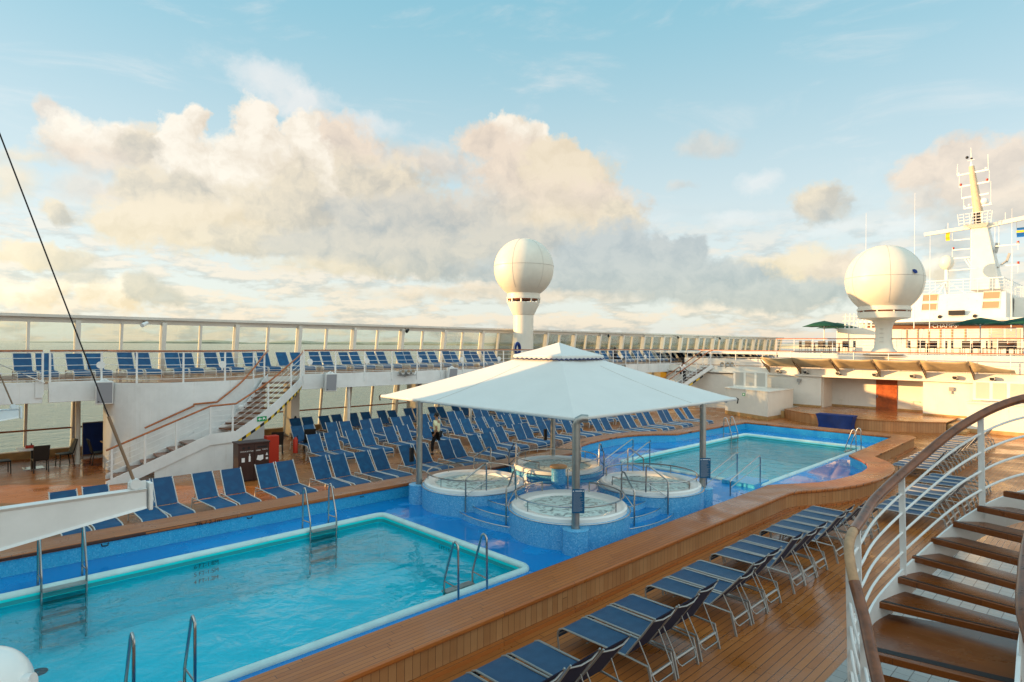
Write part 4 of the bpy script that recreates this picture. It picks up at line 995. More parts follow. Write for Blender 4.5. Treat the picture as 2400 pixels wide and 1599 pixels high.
# dining corner on the left, blue windbreak
def dchair(x, y, rz, label):
    t = thing('dining_chair', label, 'chair', (x, y, 0), rz, 'dark woven dining chairs on the left')
    MB().box(-.23, .23, -.22, .22, .42, .47).build('seat', 'wicker', t, bevel=.02)
    b = MB(); b.add([(-.22, .20, .45), (.22, .20, .45), (.22, .24, .45), (-.22, .24, .45), (-.24, .33, .97), (.24, .33, .97), (.24, .37, .97), (-.24, .37, .97)], [(0, 3, 2, 1), (4, 5, 6, 7), (0, 1, 5, 4), (1, 2, 6, 5), (2, 3, 7, 6), (3, 0, 4, 7)])
    b.build('backrest', 'wicker', t, bevel=.01)
    for sx_, sy_ in ((-1, -1), (1, -1), (-1, 1), (1, 1)): MB().tube([(sx_*.2, sy_*.19, .42), (sx_*.21, sy_*(.2 if sy_ < 0 else .26), 0)], .018, 6).build('leg', 'wicker', t)
def dtable(x, y, label, lx=.9):
    t = thing('dining_table', label, 'table', (x, y, 0)); MB().box(-lx/2, lx/2, -.4, .4, .715, .75).build('tabletop', 'tan_wood' if x > 4.5 else 'white_paint', t, bevel=.008)
    MB().box(-.07, .07, -.07, .07, .03, .715).build('pedestal', 'black', t); MB().box(-.3, .3, -.3, .3, 0, .03).build('base', 'steel', t)
dtable(3.25, 28.0, 'pale dining table beside the lower windscreen at the far left')
dchair(3.35, 27.15, PI, 'dark chair with its back to the camera at the left dining table')
dchair(4.15, 27.9, R(-80), 'dark dining chair in side view by the right end of the left table')
dchair(2.35, 27.6, R(95), 'dark dining chair cut off by the left edge of the photo')
dtable(5.9, 27.9, 'tan table top half hidden behind the staircase newel post', 1.1)
dchair(5.15, 27.4, R(90), 'thin edge-on chair in front of the navy windbreak')
cdy = thing('condiment_caddy', 'small brown caddy on the left dining table', 'caddy', (3.15, 28.05, .75)); MB().box(-.12, .12, -.06, .06, 0, .10).build('tray', 'red', cdy, bevel=.01); MB().lathe([(.02, .1), (.02, .16), (.01, .17)], 8, (.05, 0, 0)).build('shaker', 'black', cdy)
wb = thing('windbreak', 'navy blue canvas windbreak panel under the upper deck', 'windbreak', (4.95, 29.3, 0))
MB().box(0, 2.6, -.01, .01, .12, 1.36).build('canvas', 'navy_cloth', wb); MB().tube([(0, 0, 0), (0, 0, 1.38), (2.6, 0, 1.38), (2.6, 0, 0)], .025, 6).build('frame', 'alu_grey', wb)
for x, lb in ((10.9, 'tan patio chair behind the brown recycling bin'), (12.3, 'patio chair behind the red hose box')):
    dchair(x, 24.9, R(160), lb)

# ------------------------------------------------------------------ booms with stays
def boom(y, label, lb2, zt_=3.23):
    t = thing('boom', label, 'boom', (1.69, y, zt_))
    def sec(x, h_): return [(x, -.06, 0), (x, .06, 0), (x, .035, -.03), (x, .035, -h_+.02), (x, .06, -h_), (x, -.06, -h_), (x, -.035, -h_+.02), (x, -.035, -.03)]
    xs = [(-4.7, .75), (-3.2, .60), (-1.13, .35), (-.6, .27), (-.05, .19)]; vs = [p for x, h_ in xs for p in sec(x, h_)]
    fs = [(i*8+j, (i+1)*8+j, (i+1)*8+(j+1) % 8, i*8+(j+1) % 8) for i in range(len(xs)-1) for j in range(8)] + [tuple(range(8)), tuple(range(39, 31, -1))]
    MB().add(vs, fs).build('arm', 'white_paint', t, smooth=False, bevel=.006)
    MB().box(-.035, .0, -.065, .065, -.21, .05).build('end_plate', 'white_paint', t, bevel=.006)
    MB().tube([(-.14, -.045, .05), (-.14, .045, .05)], .05, 12).box(-.2, -.05, -.01, .01, -.01, .07).build('shackle', 'white_paint', t)
    c = thing('stay_cable', lb2, 'cable', (1.55, y, zt_+.05))
    MB().tube([(0, 0, 0), (-.22, 0, .66)], .014, 8).build('turnbuckle', 'rust_rope', c)
    MB().tube([(-.2, 0, .6), (-1.62, 0, 4.95)], .0065, 6).build('wire', 'black', c)
boom(6.69, 'large white tapering boom over the near pool at the left edge', 'dark wire stay rising from the large white boom')
boom(16.2, 'small pale boom tip at the left edge in front of the lower windscreen', 'thin wire stay above the small pale boom tip')
c3 = thing('stay_cable', 'thin wire slanting down to the beam of the upper deck at the left edge', 'cable', (3.3, 25.85, 3.2)); MB().tube([(0, 0, 0), (-2.6, 0, 1.45)], .012, 6).build('wire', 'alu_grey', c3); MB().tube([(0, 0, 0), (-.5, 0, .28)], .02, 6).build('turnbuckle', 'white_paint', c3)
sl_ = thing('searchlight', 'rounded white lamp housing with dark vents in the bottom left corner', 'floodlight', (0.211, 3.183, 3.25))
b = MB(); b.sphere((0, 0, 0), .17, 28, 18); b.build('housing', 'acrylic', sl_)
v_ = MB()
for k in range(5): v_.bar((.03, -.166, .05-.022*k), (.10, -.150, .05-.022*k), .010, .012)
v_.build('vent', 'black', sl_)
MB().tube([(.12, -.10, .03), (.15, -.12, .035)], .035, 14).build('side_cap', 'white_paint', sl_)
MB().tube([(0, 0, -.15), (-.3, 0, -.5)], .04, 8).build('bracket', 'alu_grey', sl_)
# ------------------------------------------------------------------ right staircase (beside the camera)
rs = thing('near_staircase', 'near right staircase with dark wooden treads and curved white rods', 'staircase', (6.5, 1.3, 0))
O2 = Vector((6.5, 1.3, 0))
rail = smooth_path([(4.35, .95, 1.85), (4.94, 1.28, 2.25), (5.42, 1.51, 2.5), (5.62, 1.66, 2.78), (5.87, 1.75, 2.95), (6.33, 1.79, 3.03), (6.85, 1.80, 3.15), (7.5, 1.63, 3.42), (8.05, 1.28, 3.83), (8.45, .85, 4.10), (8.75, .2, 4.22)], 7)
base = [Vector((p.x+(.02), p.y-.02, p.z-1.0)) for p in rail]
MB().tube([p-O2 for p in rail[:20]], .045, 12).build('handrail', 'teak_dark', rs)
MB().tube([p-O2 for p in rail[19:32]], .041, 12).build('handrail_joint', 'teak_rail_pale', rs)
MB().tube([p-O2 for p in rail[31:]], .045, 12).build('handrail', 'teak_dark', rs)
strip_wall(base, -.30, .03, .022, O2).build('stringer', 'white_paint', rs)
for f_ in (.2, .4, .6, .8):
    MB().tube([b_.lerp(r_, f_)-O2 for b_, r_ in zip(base, rail)], .0125, 8).build('rod', 'white_paint', rs)
for k in (14, 24, 33, 47, 58, 66):
    b_, r_ = base[k]-O2, rail[k]-O2
    MB().bar((b_.x, b_.y, b_.z-.1), (r_.x, r_.y, r_.z-.03), .024, .055, (0, 1, 0)).build('post', 'white_paint', rs)
b_ = base[31]-O2; MB().box(b_.x-.03, b_.x+.03, b_.y+.01, b_.y+.03, b_.z-.42, b_.z+.25).build('post_plate', 'white_paint', rs, bevel=.004)
def tr2(q, z):
    MB().prism([(x-O2.x, y-O2.y) for x, y in q], z-.062, z).build('tread', 'tread_wood', rs, bevel=.006)
    a, b2 = Vector((*q[0], 0)), Vector((*q[1], 0)); c2, d2 = Vector((*q[3], 0)), Vector((*q[2], 0))
    e = [a.lerp(c2, .06), b2.lerp(d2, .06), b2.lerp(d2, .14), a.lerp(c2, .14)]
    MB().prism([(v.x-O2.x, v.y-O2.y) for v in e], z-.003, z+.0025).build('nosing_strip', 'black', rs)
tr2([(6.04, 1.66), (6.26, .62), (7.45, .70), (7.02, 1.86)], 1.95)
FL = [(6.85, 1.78), (7.22, 1.74), (7.49, 1.64), (7.72, 1.52), (7.90, 1.36), (8.06, 1.18), (8.20, .98), (8.33, .74)]
IN = [(6.99, .72), (7.12, .66), (7.26, .55), (7.42, .42), (7.58, .28), (7.74, .12), (7.9, -.06), (8.05, -.25)]
for i in range(7):
    z = 2.12+.17*i
    f_, n_, g_, m_ = Vector(FL[i]), Vector(FL[i+1]), Vector(IN[i]), Vector(IN[i+1])
    out_dir = (f_-g_).normalized()
    d1 = (n_-f_); d2_ = (m_-g_)
    if d2_.length < .2: d2_ = d2_.normalized()*.2
    tr2([tuple(f_), tuple(g_), tuple(g_+d2_*1.5), tuple(f_+d1*1.35)], z)
for i, (x, z) in enumerate(((5.76, 1.78), (5.46, 1.61), (5.16, 1.44), (4.86, 1.27))):
    tr2([(x, 1.50-.16*i), (x+.2, .55-.12*i), (x+.52, .58-.12*i), (x+.32, 1.60-.16*i)], z)
inn = smooth_path([(5.0, .36, 2.35), (5.5, .50, 2.62), (5.75, .57, 2.74), (6.3, .62, 2.85), (6.78, .65, 2.94), (7.3, .64, 3.10), (7.75, .52, 3.35), (8.2, .1, 3.75)], 6)
MB().tube([p-O2 for p in inn], .042, 12).build('inner_handrail', 'teak_dark', rs)
strip_wall([Vector((p.x, p.y+.03, p.z-.86)) for p in inn], -.30, .12, .03, O2).build('inner_stringer', 'white_paint', rs)
for k in (8, 20, 30):
    p = inn[k]-O2; MB().bar((p.x, p.y, p.z-.9), (p.x, p.y, p.z-.03), .024, .055, (0, 1, 0)).build('inner_post', 'white_paint', rs)

# white cabinet-like steelwork forward of the pools ------------------------------------------------
dh = thing('forward_deckhouse', 'cream deckhouse wall with alcove behind the stage', 'building', (43, 11.4, 0))
wl = MB()
wl.box(0, .25, 3.2, 14.8, 0, 2.62)         # wall port side of alcove
wl.box(0, .25, -15, -2.5, 0, 2.62)
wl.box(1.9, 2.1, -2.5, 3.2, 0, 2.62)       # alcove back
wl.box(.25, 1.9, 3.15, 3.3, 0, 2.62).box(.25, 1.9, -2.65, -2.5, 0, 2.62)
wl.build('wall', 'cream_paint', dh, smooth=False)
MB().box(-.18, .3, -19, 14.6, 2.62, 2.75).build('cornice', 'cream_paint', dh, bevel=.02)
MB().box(-.02, .3, -19, 14.6, 2.75, 3.15).build('band', 'cream_paint', dh)
MB().box(.04, 4.2, -19, 14.6, 3.03, 3.155).build('walkway_floor', 'stage_planks', dh)
MB().box(1.84, 1.9, -.72, .47, .6, 2.6).build('door', 'door_wood', dh)
MB().box(1.80, 1.84, .36, .42, 1.35, 1.5).build('door_handle', 'steel', dh)
MB().box(-.03, 0, 3.2, 6.0, .6, .72).box(-.03, 0, -4.7, -2.5, .6, .72).box(1.86, 1.9, -2.5, 3.2, .602, .72).build('skirting', 'tan_wood', dh)
for y, z in ((4.6, 2.3), (-3.9, 2.2)): MB().box(-.12, -.02, y-.12, y+.12, z-.08, z+.14).tube([(-.06, y, z-.1), (-.1, y, z-.25)], .04, 8).build('wall_lamp', 'alu_grey', dh)
MB().tube([(1.82, -1.9, 1.2), (1.78, -1.9, 1.25), (1.78, -1.5, 1.25), (1.78, -1.5, .85), (1.78, -1.9, .85)], .02, 6).box(1.80, 1.9, 2.5, 2.7, 1.05, 1.15).build('conduit', 'cream_paint', dh)
# terrace block above
tb = thing('terrace', 'cream raised terrace bulwark above the awnings', 'building', (45.4, 11.4, 3.15))
MB().box(0, .15, -7.2, 7, 0, 1.0).box(.15, 20, -18, 18, .88, 1.0).box(.0, .15, 7, 14.6, 0, .5).build('bulwark', 'cream_paint', tb, smooth=False)
MB().box(.0, .12, -19, -7.2, 0, 1.0).build('dark_panel', 'white_paint', tb)
railing('walkway_railing', 'thin white railing with orange teak handrail along the walkway above the stage', [(43.2, 24.5), (43.15, 18.0), (43.1, -3)], 3.15, posts=2.0)
railing('terrace_railing', 'upper railing of the terrace with teak handrail, under the green umbrellas', [(45.5, 18.6), (45.5, -2)], 4.15, posts=1.25, h=1.02)
railing('terrace_railing', 'white railing with teak top behind the pedestal of the right radome', [(54, 12.6), (54, 5.8)], 5.0, posts=1.3, h=1.0)
# awnings and brackets, each bay a thing
tips = [18.0, 15.9, 13.5, 11.15, 8.75, 6.45]
for i, y in enumerate(tips):
    t = thing('awning_bracket', 'pierced triangular awning bracket, %s from the left above the stage' % ordn(i), 'bracket', (43, y, 2.75), 0, 'brackets of the stage awnings')
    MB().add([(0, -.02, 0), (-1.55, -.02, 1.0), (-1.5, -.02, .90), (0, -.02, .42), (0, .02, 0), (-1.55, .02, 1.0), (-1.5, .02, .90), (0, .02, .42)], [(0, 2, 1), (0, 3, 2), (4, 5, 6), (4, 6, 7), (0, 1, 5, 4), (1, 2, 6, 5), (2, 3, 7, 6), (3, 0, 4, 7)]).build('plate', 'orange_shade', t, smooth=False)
    ho = MB()
    for q in (.22, .38, .54, .70): ho.add([(-1.55*q+.06+.045*math.cos(a), s_*.023, q*.92+.045*math.sin(a)+.03) for s_ in (-1,) for a in [2*PI*k/12 for k in range(12)]], [tuple(range(12))])
    ho.build('hole', 'cream_paint', t)
for i in range(len(tips)):
    y1 = tips[i]; y0 = tips[i+1] if i+1 < len(tips) else 4.6
    t = thing('stage_awning', 'tensioned beige awning panel above the stage, %s from the left' % ordn(i), 'awning', (43, y1, 3.1), 0, 'awning panels above the stage')
    vs = []; nx, ny = 6, 8
    for a in range(nx+1):
        for b2 in range(ny+1):
            u = a/nx; v = b2/ny; end = (i == len(tips)-1)
            tipz = .65 - (.45*v if end else 0); x = -1.55*u*(1-(.6*v if end else 0)) + .12*math.sin(PI*v)*u
            vs.append((x-.02, (y0-y1)*v, .12+u*tipz-.07*math.sin(PI*v)*u-.05*math.sin(PI*u)))
    fs = [(a*(ny+1)+b2, (a+1)*(ny+1)+b2, (a+1)*(ny+1)+b2+1, a*(ny+1)+b2+1) for a in range(nx) for b2 in range(ny)]
    o = MB().add(vs, fs).build('fabric', 'awning', t); o.modifiers.new('t', 'SOLIDIFY').thickness = .01
for i, y in enumerate((17.3, 15.5, 13.5, 11.4, 9.4, 7.3, 5.6)):
    t = thing('stage_spotlight', 'round spotlight on the wall under the awnings, %s from the left' % ordn(i), 'spotlight', (42.9, y, 2.95), 0, 'spotlights under the stage awnings')
    MB().tube([(0, 0, 0), (-.22, .0, -.02), (-.30, 0, -.03)], [.09, .13, .13], 14).build('housing', 'cream_paint', t)
    MB().tube([(-.303, 0, -.03), (-.308, 0, -.03)], .11, 14).build('lens', 'black', t); MB().box(-.05, .12, -.14, .14, -.16, -.12).build('bracket', 'black', t)
# stage
sgp = thing('stage', 'low curved stage of varnished planks in front of the cream wall', 'stage', (41, 11.4, 0))
fa = [( -2.95 + .108*(y)**2, y) for y in [-4.2+8.7*k/16 for k in range(17)]]
pl = [(x, y) for x, y in fa] + [(1.98, 4.5), (1.98, 3.2), (3.85, 3.2), (3.85, -2.5), (1.98, -2.5), (1.98, -4.2)]
MB().prism(pl[::-1], .54, .6).build('platform', 'stage_planks', sgp, smooth=False, bevel=.01)
MB().wall([(x+.04, y) for x, y in fa], 0, .54).build('plank_front', 'coping_facing', sgp, smooth=False)
for s_ in (1, -1):
    for k in range(3):
        z = .45-.15*k; y = 4.5+.28*k if s_ > 0 else -4.2-.28*k
        MB().box(-.8, 1.9, min(y, y+s_*.30), max(y, y+s_*.30), 0, z).build('step', 'tan_wood', sgp, bevel=.01)
bt = thing('draped_table', 'table under a stretch royal blue cloth in front of the stage', 'table', (37.75, 12.0, 0))
n = 16; vs = []
for j in range(9):
    v = j/8; pin = 1-.16*math.sin(PI*(1-v)*.62)-.0
    for (x, y) in ((-.38, -1.0), (.38, -1.0), (.38, 1.0), (-.38, 1.0)): vs.append((x*pin, y*(1-.14*math.sin(PI*(1-v)*.6)), .76*v))
fs = [(j*4+i, j*4+(i+1) % 4, (j+1)*4+(i+1) % 4, (j+1)*4+i) for j in range(8) for i in range(4)] + [(32, 33, 34, 35)]
MB().add(vs, fs).build('cloth', 'navy_cloth', bt)
MB().box(-.37, .37, -.98, .98, .70, .755).build('tabletop', 'tan_wood', bt)
for y in (-.7, .7): MB().box(-.02, .02, y-.02, y+.02, 0, .7).build('leg', 'alu_grey', bt)
# bar cabinets either side
def bar_block(x, y0, y1, zt_, label, xs_=0.):
    t = thing('bar_cabinet', label, 'cabinet', (x, (y0+y1)/2, 0), 0, 'white bar cabinets beside the stage'); w = (y1-y0)/2
    MB().prism([(0, -w), (4, -w), (4, w), (xs_, w)], .22, zt_-.05).build('body', 'cream_paint', t, smooth=False)
    MB().prism([(-.01, -w-.01), (4, -w-.01), (4, w+.01), (xs_-.01, w+.01)], 0, .22).build('plinth', 'tan_wood', t, smooth=False)
    MB().prism([(-.05, -w-.05), (4, -w-.05), (4, w+.05), (xs_-.05, w+.05)], zt_-.05, zt_).build('counter', 'cream_paint', t, smooth=False)
    MB().box(-.015+xs_*.35, -.002+xs_*.35, -.09, .09, zt_-.42, zt_-.24).build('notice', 'exit_green', t)
    MB().box(-.02+xs_*.35, -.003+xs_*.35, -.045, .045, zt_-.38, zt_-.28).build('notice_symbol', 'white_mark', t)
bar_block(38.2, 16.1, 19.75, 1.8, 'cream steel bar cabinet left of the stage, low sun on it', 1.7)
bar_block(41.3, -1.0, 6.5, 1.66, 'cream steel bar cabinet right of the stage behind the teak handrail')
def frosted_bay(x, y, z, n_, label, rz=0.):
    t = thing('frosted_panels', label, 'window', (x, y, z), rz, 'frosted panels above the bar cabinets')
    MB().box(0, .06, -.05, n_*.75+.05, -.05, 1.05).build('frame', 'cream_paint', t)
    for i in range(n_): MB().box(-.012, .0, i*.75+.07, i*.75+.66, .06, .95).build('pane', 'frosted', t)
frosted_bay(41.0, 17.4, 1.85, 3, 'three frosted grey panels on the left bar cabinet')
frosted_bay(42.6, 3.4, 1.75, 4, 'row of frosted panels above the right bar cabinet')
bw = thing('side_lobby', 'cream lobby wall under the walkway left of the stage', 'building', (45, 21.5, 0))
MB().box(0, .2, -1.6, 8.6, 0, 2.95).box(-1.5, 0, -1.6, -1.5, 0, 2.62).build('wall', 'cream_paint', bw, smooth=False)
MB().box(-.05, 0, -1.35, -.35, .0, 2.1).build('doorway', 'black', bw)
MB().box(-2, .1, -1.7, 4.5, 2.55, 3.15).build('lintel', 'cream_paint', bw, smooth=False)
for i in range(5): MB().box(-.03, 0, 2.2+i*.9, 2.9+i*.9, 1.2, 2.4).build('window', 'yellow', bw)

# far straight stair with a person on it
fs_ = thing('far_staircase', 'far white staircase with teak handrails left of the stage', 'staircase', (43.2, 22.7, 3.15), 0)
d = Vector((-.86, .51, 0)); s0 = Vector((0, 0, 0)); nrm = Vector((.51, .86, 0))
for s_ in (-.5, .5):
    o_ = nrm*s_
    MB().bar(o_+Vector((0, 0, -.06)), o_+d*5.0+Vector((0, 0, -3.0)), .04, .26).build('stringer', 'white_paint', fs_)
    MB().tube([o_+Vector((.0, 0, 1.1)), o_+d*.3+Vector((0, 0, 1.05)), o_+d*5.0+Vector((0, 0, -1.95))], .035, 8).build('handrail', 'teak_rail', fs_)
    for z in (.3, .55, .8): MB().tube([o_+d*.2+Vector((0, 0, z-.1)), o_+d*5.0+Vector((0, 0, z-3.05))], .011, 5).build('rod', 'white_paint', fs_)
    for k in range(5): p = o_+d*(.2+1.15*k); zz = -.61*(.2+1.15*k); MB().box(p.x-.025, p.x+.025, p.y-.025, p.y+.025, zz-.05, zz+1.08).build('post', 'white_paint', fs_)
for k in range(1, 17):
    p = d*(5.0*k/17); z = -3.15*k/17; MB().bar(p-nrm*.49+Vector((0, 0, z)), p+nrm*.49+Vector((0, 0, z)), .30, .04).build('tread', 'tread_wood', fs_)
hazard([((*(-nrm*.52+d*(.8+.28*k)).xy, -.61*(.8+.28*k)-.24), (*(-nrm*.52+d*(.8+.28*k)).xy, -.61*(.8+.28*k)-.37)) for k in range(15)], fs_)

# ------------------------------------------------------------------ radomes
def radome(x, y, z0, r, zc_, label, base_prof, collar_z, neck_r):
    t = thing('radome', label, 'radome', (x, y, z0))
    c = zc_-z0; prof = []
    a0 = math.asin(min(.95, neck_r/r))
    for k in range(25):
        a = PI - a0 - (PI-a0)*k/24; prof.append((max(.001, r*math.sin(a)), c+r*math.cos(a)))
    prof = [(neck_r*1.0, collar_z-z0)] + prof
    MB().lathe(prof, 56).build('dome', 'acrylic_dome', t)
    sm_ = MB(); sm_.tube([(r*1.001*math.cos(2*PI*k/56), r*1.001*math.sin(2*PI*k/56), c+.06*r) for k in range(56)], .012, 5, True)
    for q in range(6):
        a = q*PI/3+.4; sm_.tube([(r*1.001*math.sin(b)*math.cos(a), r*1.001*math.sin(b)*math.sin(a), c+r*1.001*math.cos(b)) for b in [PI*.74*k/24 for k in range(25)]], .009, 5)
    sm_.build('panel_seam', 'frosted', t)
    MB().lathe([(neck_r*.93, collar_z-z0-.09), (neck_r*.93, collar_z-z0)], 40).build('vent_gap', 'door_wood', t)
    cl = MB(); cl.lathe([(neck_r*.9, collar_z-z0-.02), (neck_r*1.04, collar_z-z0-.02), (neck_r*1.04, collar_z-z0+.10), (neck_r, collar_z-z0+.12)], 40)
    for q in range(10):
        a = q*PI/5; cl.bar((neck_r*.98*math.cos(a), neck_r*.98*math.sin(a), collar_z-z0-.25), (neck_r*.98*math.cos(a), neck_r*.98*math.sin(a), collar_z-z0), .08, .08, (0, 1, 0))
    cl.build('collar', 'acrylic_dome', t)
    MB().lathe(base_prof, 40).build('pedestal', 'acrylic_dome', t)
    return t
pm('acrylic_dome', (.66, .64, .56), .42, var=.05, vscale=.7)
d1 = radome(28.9, 28.35, 3.15, 1.97, 9.62, 'tall white radome on a flared column above the port windscreen', [(.66, 0), (.66, 3.4), (.70, 3.42), (1.05, 4.15), (1.05, 4.22), (.9, 4.22)], 7.62, 1.07)
MB().tube([(.67*math.cos(R(215)), .67*math.sin(R(215)), 2.2), (.68*math.cos(R(215)), .68*math.sin(R(215)), 2.2)], .02, 6).build('access_hatch', 'frosted', d1)
d2 = radome(45.6, 11.65, 4.15, 2.28, 9.0, 'large white radome on a waisted pedestal above the stage deckhouse', [(1.2, 0), (.8, .12), (.58, .4), (.49, .8), (.48, 1.7), (.54, 2.0), (.72, 2.2), (1.1, 2.30), (1.5, 2.36), (1.52, 2.74), (1.3, 2.78)], 7.02, 1.5)
MB().lathe([(.17, 0), (.18, .02), (.01, .05)], 16).build('round_port', 'navy_cloth', d2).matrix_local = Matrix.Translation((-1.12, -1.96, 9.0-4.15+.35)) @ Matrix.Rotation(R(62), 4, Vector((1, -.55, 0)).normalized())
for k in range(6): MB().bar((-.52, -.12, .25+.28*k), (-.52, .12, .25+.28*k), .03, .03).build('rung', 'frosted', d2)

# ------------------------------------------------------------------ bridge house and mast
bh = thing('bridge_house', 'cream bridge house with slanted windows behind the right radome', 'building', (70, 12.0, 4.15))
roofz = 9.75-4.15; ez = 7.25-4.15
b = MB(); W_ = 3.75
b.add([(0, -W_, ez), (0, W_, ez), (9, W_, ez), (9, -W_, ez), (1.2, -W_+.15, roofz), (1.2, W_-.15, roofz), (9, W_-.15, roofz), (9, -W_+.15, roofz)], [(0, 3, 2, 1), (4, 5, 6, 7), (0, 1, 5, 4), (1, 2, 6, 5), (2, 3, 7, 6), (3, 0, 4, 7)])
b.add([(5, -W_-6, ez-.3), (30, -W_-6, ez-.3), (30, -W_, ez-.3), (5, -W_, ez-.3), (5.4, -W_-6, roofz-.3), (30, -W_-6, roofz-.3), (30, -W_, roofz-.3), (5.4, -W_, roofz-.3)], [(0, 3, 2, 1), (4, 5, 6, 7), (0, 1, 5, 4), (1, 2, 6, 5), (2, 3, 7, 6), (3, 0, 4, 7)])
b.build('upper_storey', 'cream_paint', bh, smooth=False)
ev = [(-2.2, -W_-6), (-3.2, -2), (-3.2, 2), (-2.2, W_+4), (6, W_+4), (6, -W_-6)]
MB().prism(ev[::-1], ez-.28, ez-.02).build('eave', 'cream_paint', bh, smooth=False, bevel=.04)
MB().box(-1.2, 6, -W_-6, W_+4, 0, ez-.28).build('lower_storey', 'cream_paint', bh, smooth=False)
MB().box(-1.32, -1.2, -W_-2.4, W_+3.5, ez-.86, ez-.45).build('sign_board', 'sign_brown', bh)
text_mesh('lettering', '\u00b7CHAMPS\u00b7', .50, 'white_mark', bh, frame((-1.33, 1.65, ez-.78), (0, -1, 0), (0, 0, 1)), .004)
for y in (-2.6, 2.15):
    for z in (0, 1):
        f0 = .38+z*.36; x0 = 1.2*f0
        zz = ez+(roofz-ez)*f0; zz2 = ez+(roofz-ez)*(f0+.28); x1 = 1.2*(f0+.28)
        w_ = .62; sk = .1*(1 if y < 0 else -1)
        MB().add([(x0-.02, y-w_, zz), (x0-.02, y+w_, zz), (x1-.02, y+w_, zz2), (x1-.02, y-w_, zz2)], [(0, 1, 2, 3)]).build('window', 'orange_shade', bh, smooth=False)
        MB().tube([(x0-.03, y-w_, zz), (x0-.03, y+w_, zz), (x1-.03, y+w_, zz2), (x1-.03, y-w_, zz2)], .05, 4, True).build('window_frame', 'cream_paint', bh)
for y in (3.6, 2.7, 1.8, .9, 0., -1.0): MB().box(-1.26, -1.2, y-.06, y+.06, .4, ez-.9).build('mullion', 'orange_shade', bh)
for y in (-3.2, -4.4, -5.6): MB().box(-1.24, -1.2, y-.5, y+.5, .3, ez-.95).build('pane', 'frosted', bh)
MB().box(-1.25, -1.2, -8, -6.4, 1.2, 2.0).build('pane', 'frosted', bh)
for y in (1.2, -1.5, -5.2): MB().tube([(.18, y, ez+.30), (.0, y, ez+.28)], .16, 14).build('round_lamp', 'black', bh)
MB().box(-.1, .16, -.75, .5, ez+.42, ez+.85).build('floodlight', 'black', bh)
for x in (6.6, 8.5, 10.5): MB().box(x-.4, x+.4, -W_-6.05, -W_-6, .9+ez-.6, 1.9+ez-.6).build('side_window', 'dark_glass', bh)
railing('roof_railing', 'thin white railing on the roof of the bridge house', [(72, 15.6), (71.4, 15.4), (71.4, 8.6), (85, 8.4)], 9.75, posts=1.1, h=1.35, teak='white_paint')
railing('roof_railing', 'white railing along the right wing roof of the bridge', [(75.5, 8.2), (75.5, 2.4)], 9.45, posts=.8, h=1.0, teak='white_paint')
sr = thing('satellite_dome', 'small white satellite dome on a braced post left of the mast', 'satellite dome', (71.8, 13.0, 9.75))
MB().sphere((0, 0, 3.1), .62, 20, 14, (1, 1, 1.15)).build('dome', 'acrylic_dome', sr); MB().tube([(0, 0, 0), (0, 0, 2.5)], .16, 10).build('post', 'white_paint', sr)
MB().tube([(0, 0, 1.3), (0, 1.6, 0)], .06, 6).tube([(0, 0, 1.3), (0, -1.6, 0)], .06, 6).tube([(0, 0, 1.3), (-.8, .5, 0)], .06, 6).build('brace', 'white_paint', sr)
MB().tube([(0, 0, 2.3), (0, -2.4, 2.35)], .05, 6).build('arm', 'white_paint', sr)

ms = thing('radar_mast', 'tall cream radar mast with yards and antennas behind the right radome', 'mast', (76, 11.0, 0))
def mz(z): return 4.64+(z-4.64)*1.226
def my(y): return (y)*1.226-11.0
z0, z1 = mz(9.25), mz(14.3)
mb_ = MB(); mb_.add([(-.9, my(9.52), z0), (2.2, my(9.52), z0), (2.2, my(7.55), z0), (-.9, my(7.55), z0), (-.6, my(9.52), z1), (1.2, my(9.52), z1), (1.2, my(8.45), z1), (-.6, my(8.45), z1)], [(0, 3, 2, 1), (4, 5, 6, 7), (0, 1, 5, 4), (1, 2, 6, 5), (2, 3, 7, 6), (3, 0, 4, 7)])
mb_.build('tower', 'cream_paint', ms, smooth=False, bevel=.08)
MB().add([(-.7, my(9.55), z1), (1.2, my(9.55), z1), (1.2, my(8.5), z1), (-.7, my(8.5), z1), (-1.2, my(10.0), z1+.35), (1.6, my(10.0), z1+.35), (1.6, my(8.3), z1+.35), (-1.2, my(8.3), z1+.35)], [(0, 3, 2, 1), (4, 5, 6, 7), (0, 1, 5, 4), (1, 2, 6, 5), (2, 3, 7, 6), (3, 0, 4, 7)]).build('platform', 'cream_paint', ms, smooth=False)
tk = MB()
for s_, ya in ((0, my(9.6)), (1, my(8.75))):
    tk.bar((-.3, ya, z1+.3), (-.1, my(9.35) if not s_ else my(9.0), mz(16.1)), .16, .16)
tk.build('trestle', 'cream_paint', ms); MB().bar((.2, my(9.17), z1+.3), (.2, my(9.17), mz(15.9)), 1.0, .5).build('trestle_core', 'black', ms)
MB().tube([(0, my(9.12), mz(15.6)), (0, my(9.58), mz(19.45))], [.42, .24], 12).build('topmast', 'mast_buff', ms)
MB().tube([(0, my(9.58), mz(19.4)), (0, my(9.6), mz(19.9)), (0, my(9.63), mz(21.0))], [.16, .05, .015], 8).bar((0, my(9.85), mz(19.95)), (0, my(9.4), mz(20.0)), .06, .06).build('mast_head', 'white_paint', ms)
MB().sphere((0, my(9.88), mz(20.25)), .14).sphere((0, my(9.58), mz(20.1)), .1).build('anemometer', 'black', ms)
yd = MB()
for ya, za, yb, zb_ in ((10.53, 18.9, 8.44, 18.92), (10.38, 17.93, 8.4, 17.95), (10.22, 16.97, 8.43, 16.99), (10.07, 16.1, 8.22, 16.12)):
    MB().bar((-.1, my(ya), mz(za)-.05), (-.1, my(yb), mz(zb_)+.05), .10, .16).build('yard', 'white_paint', ms)
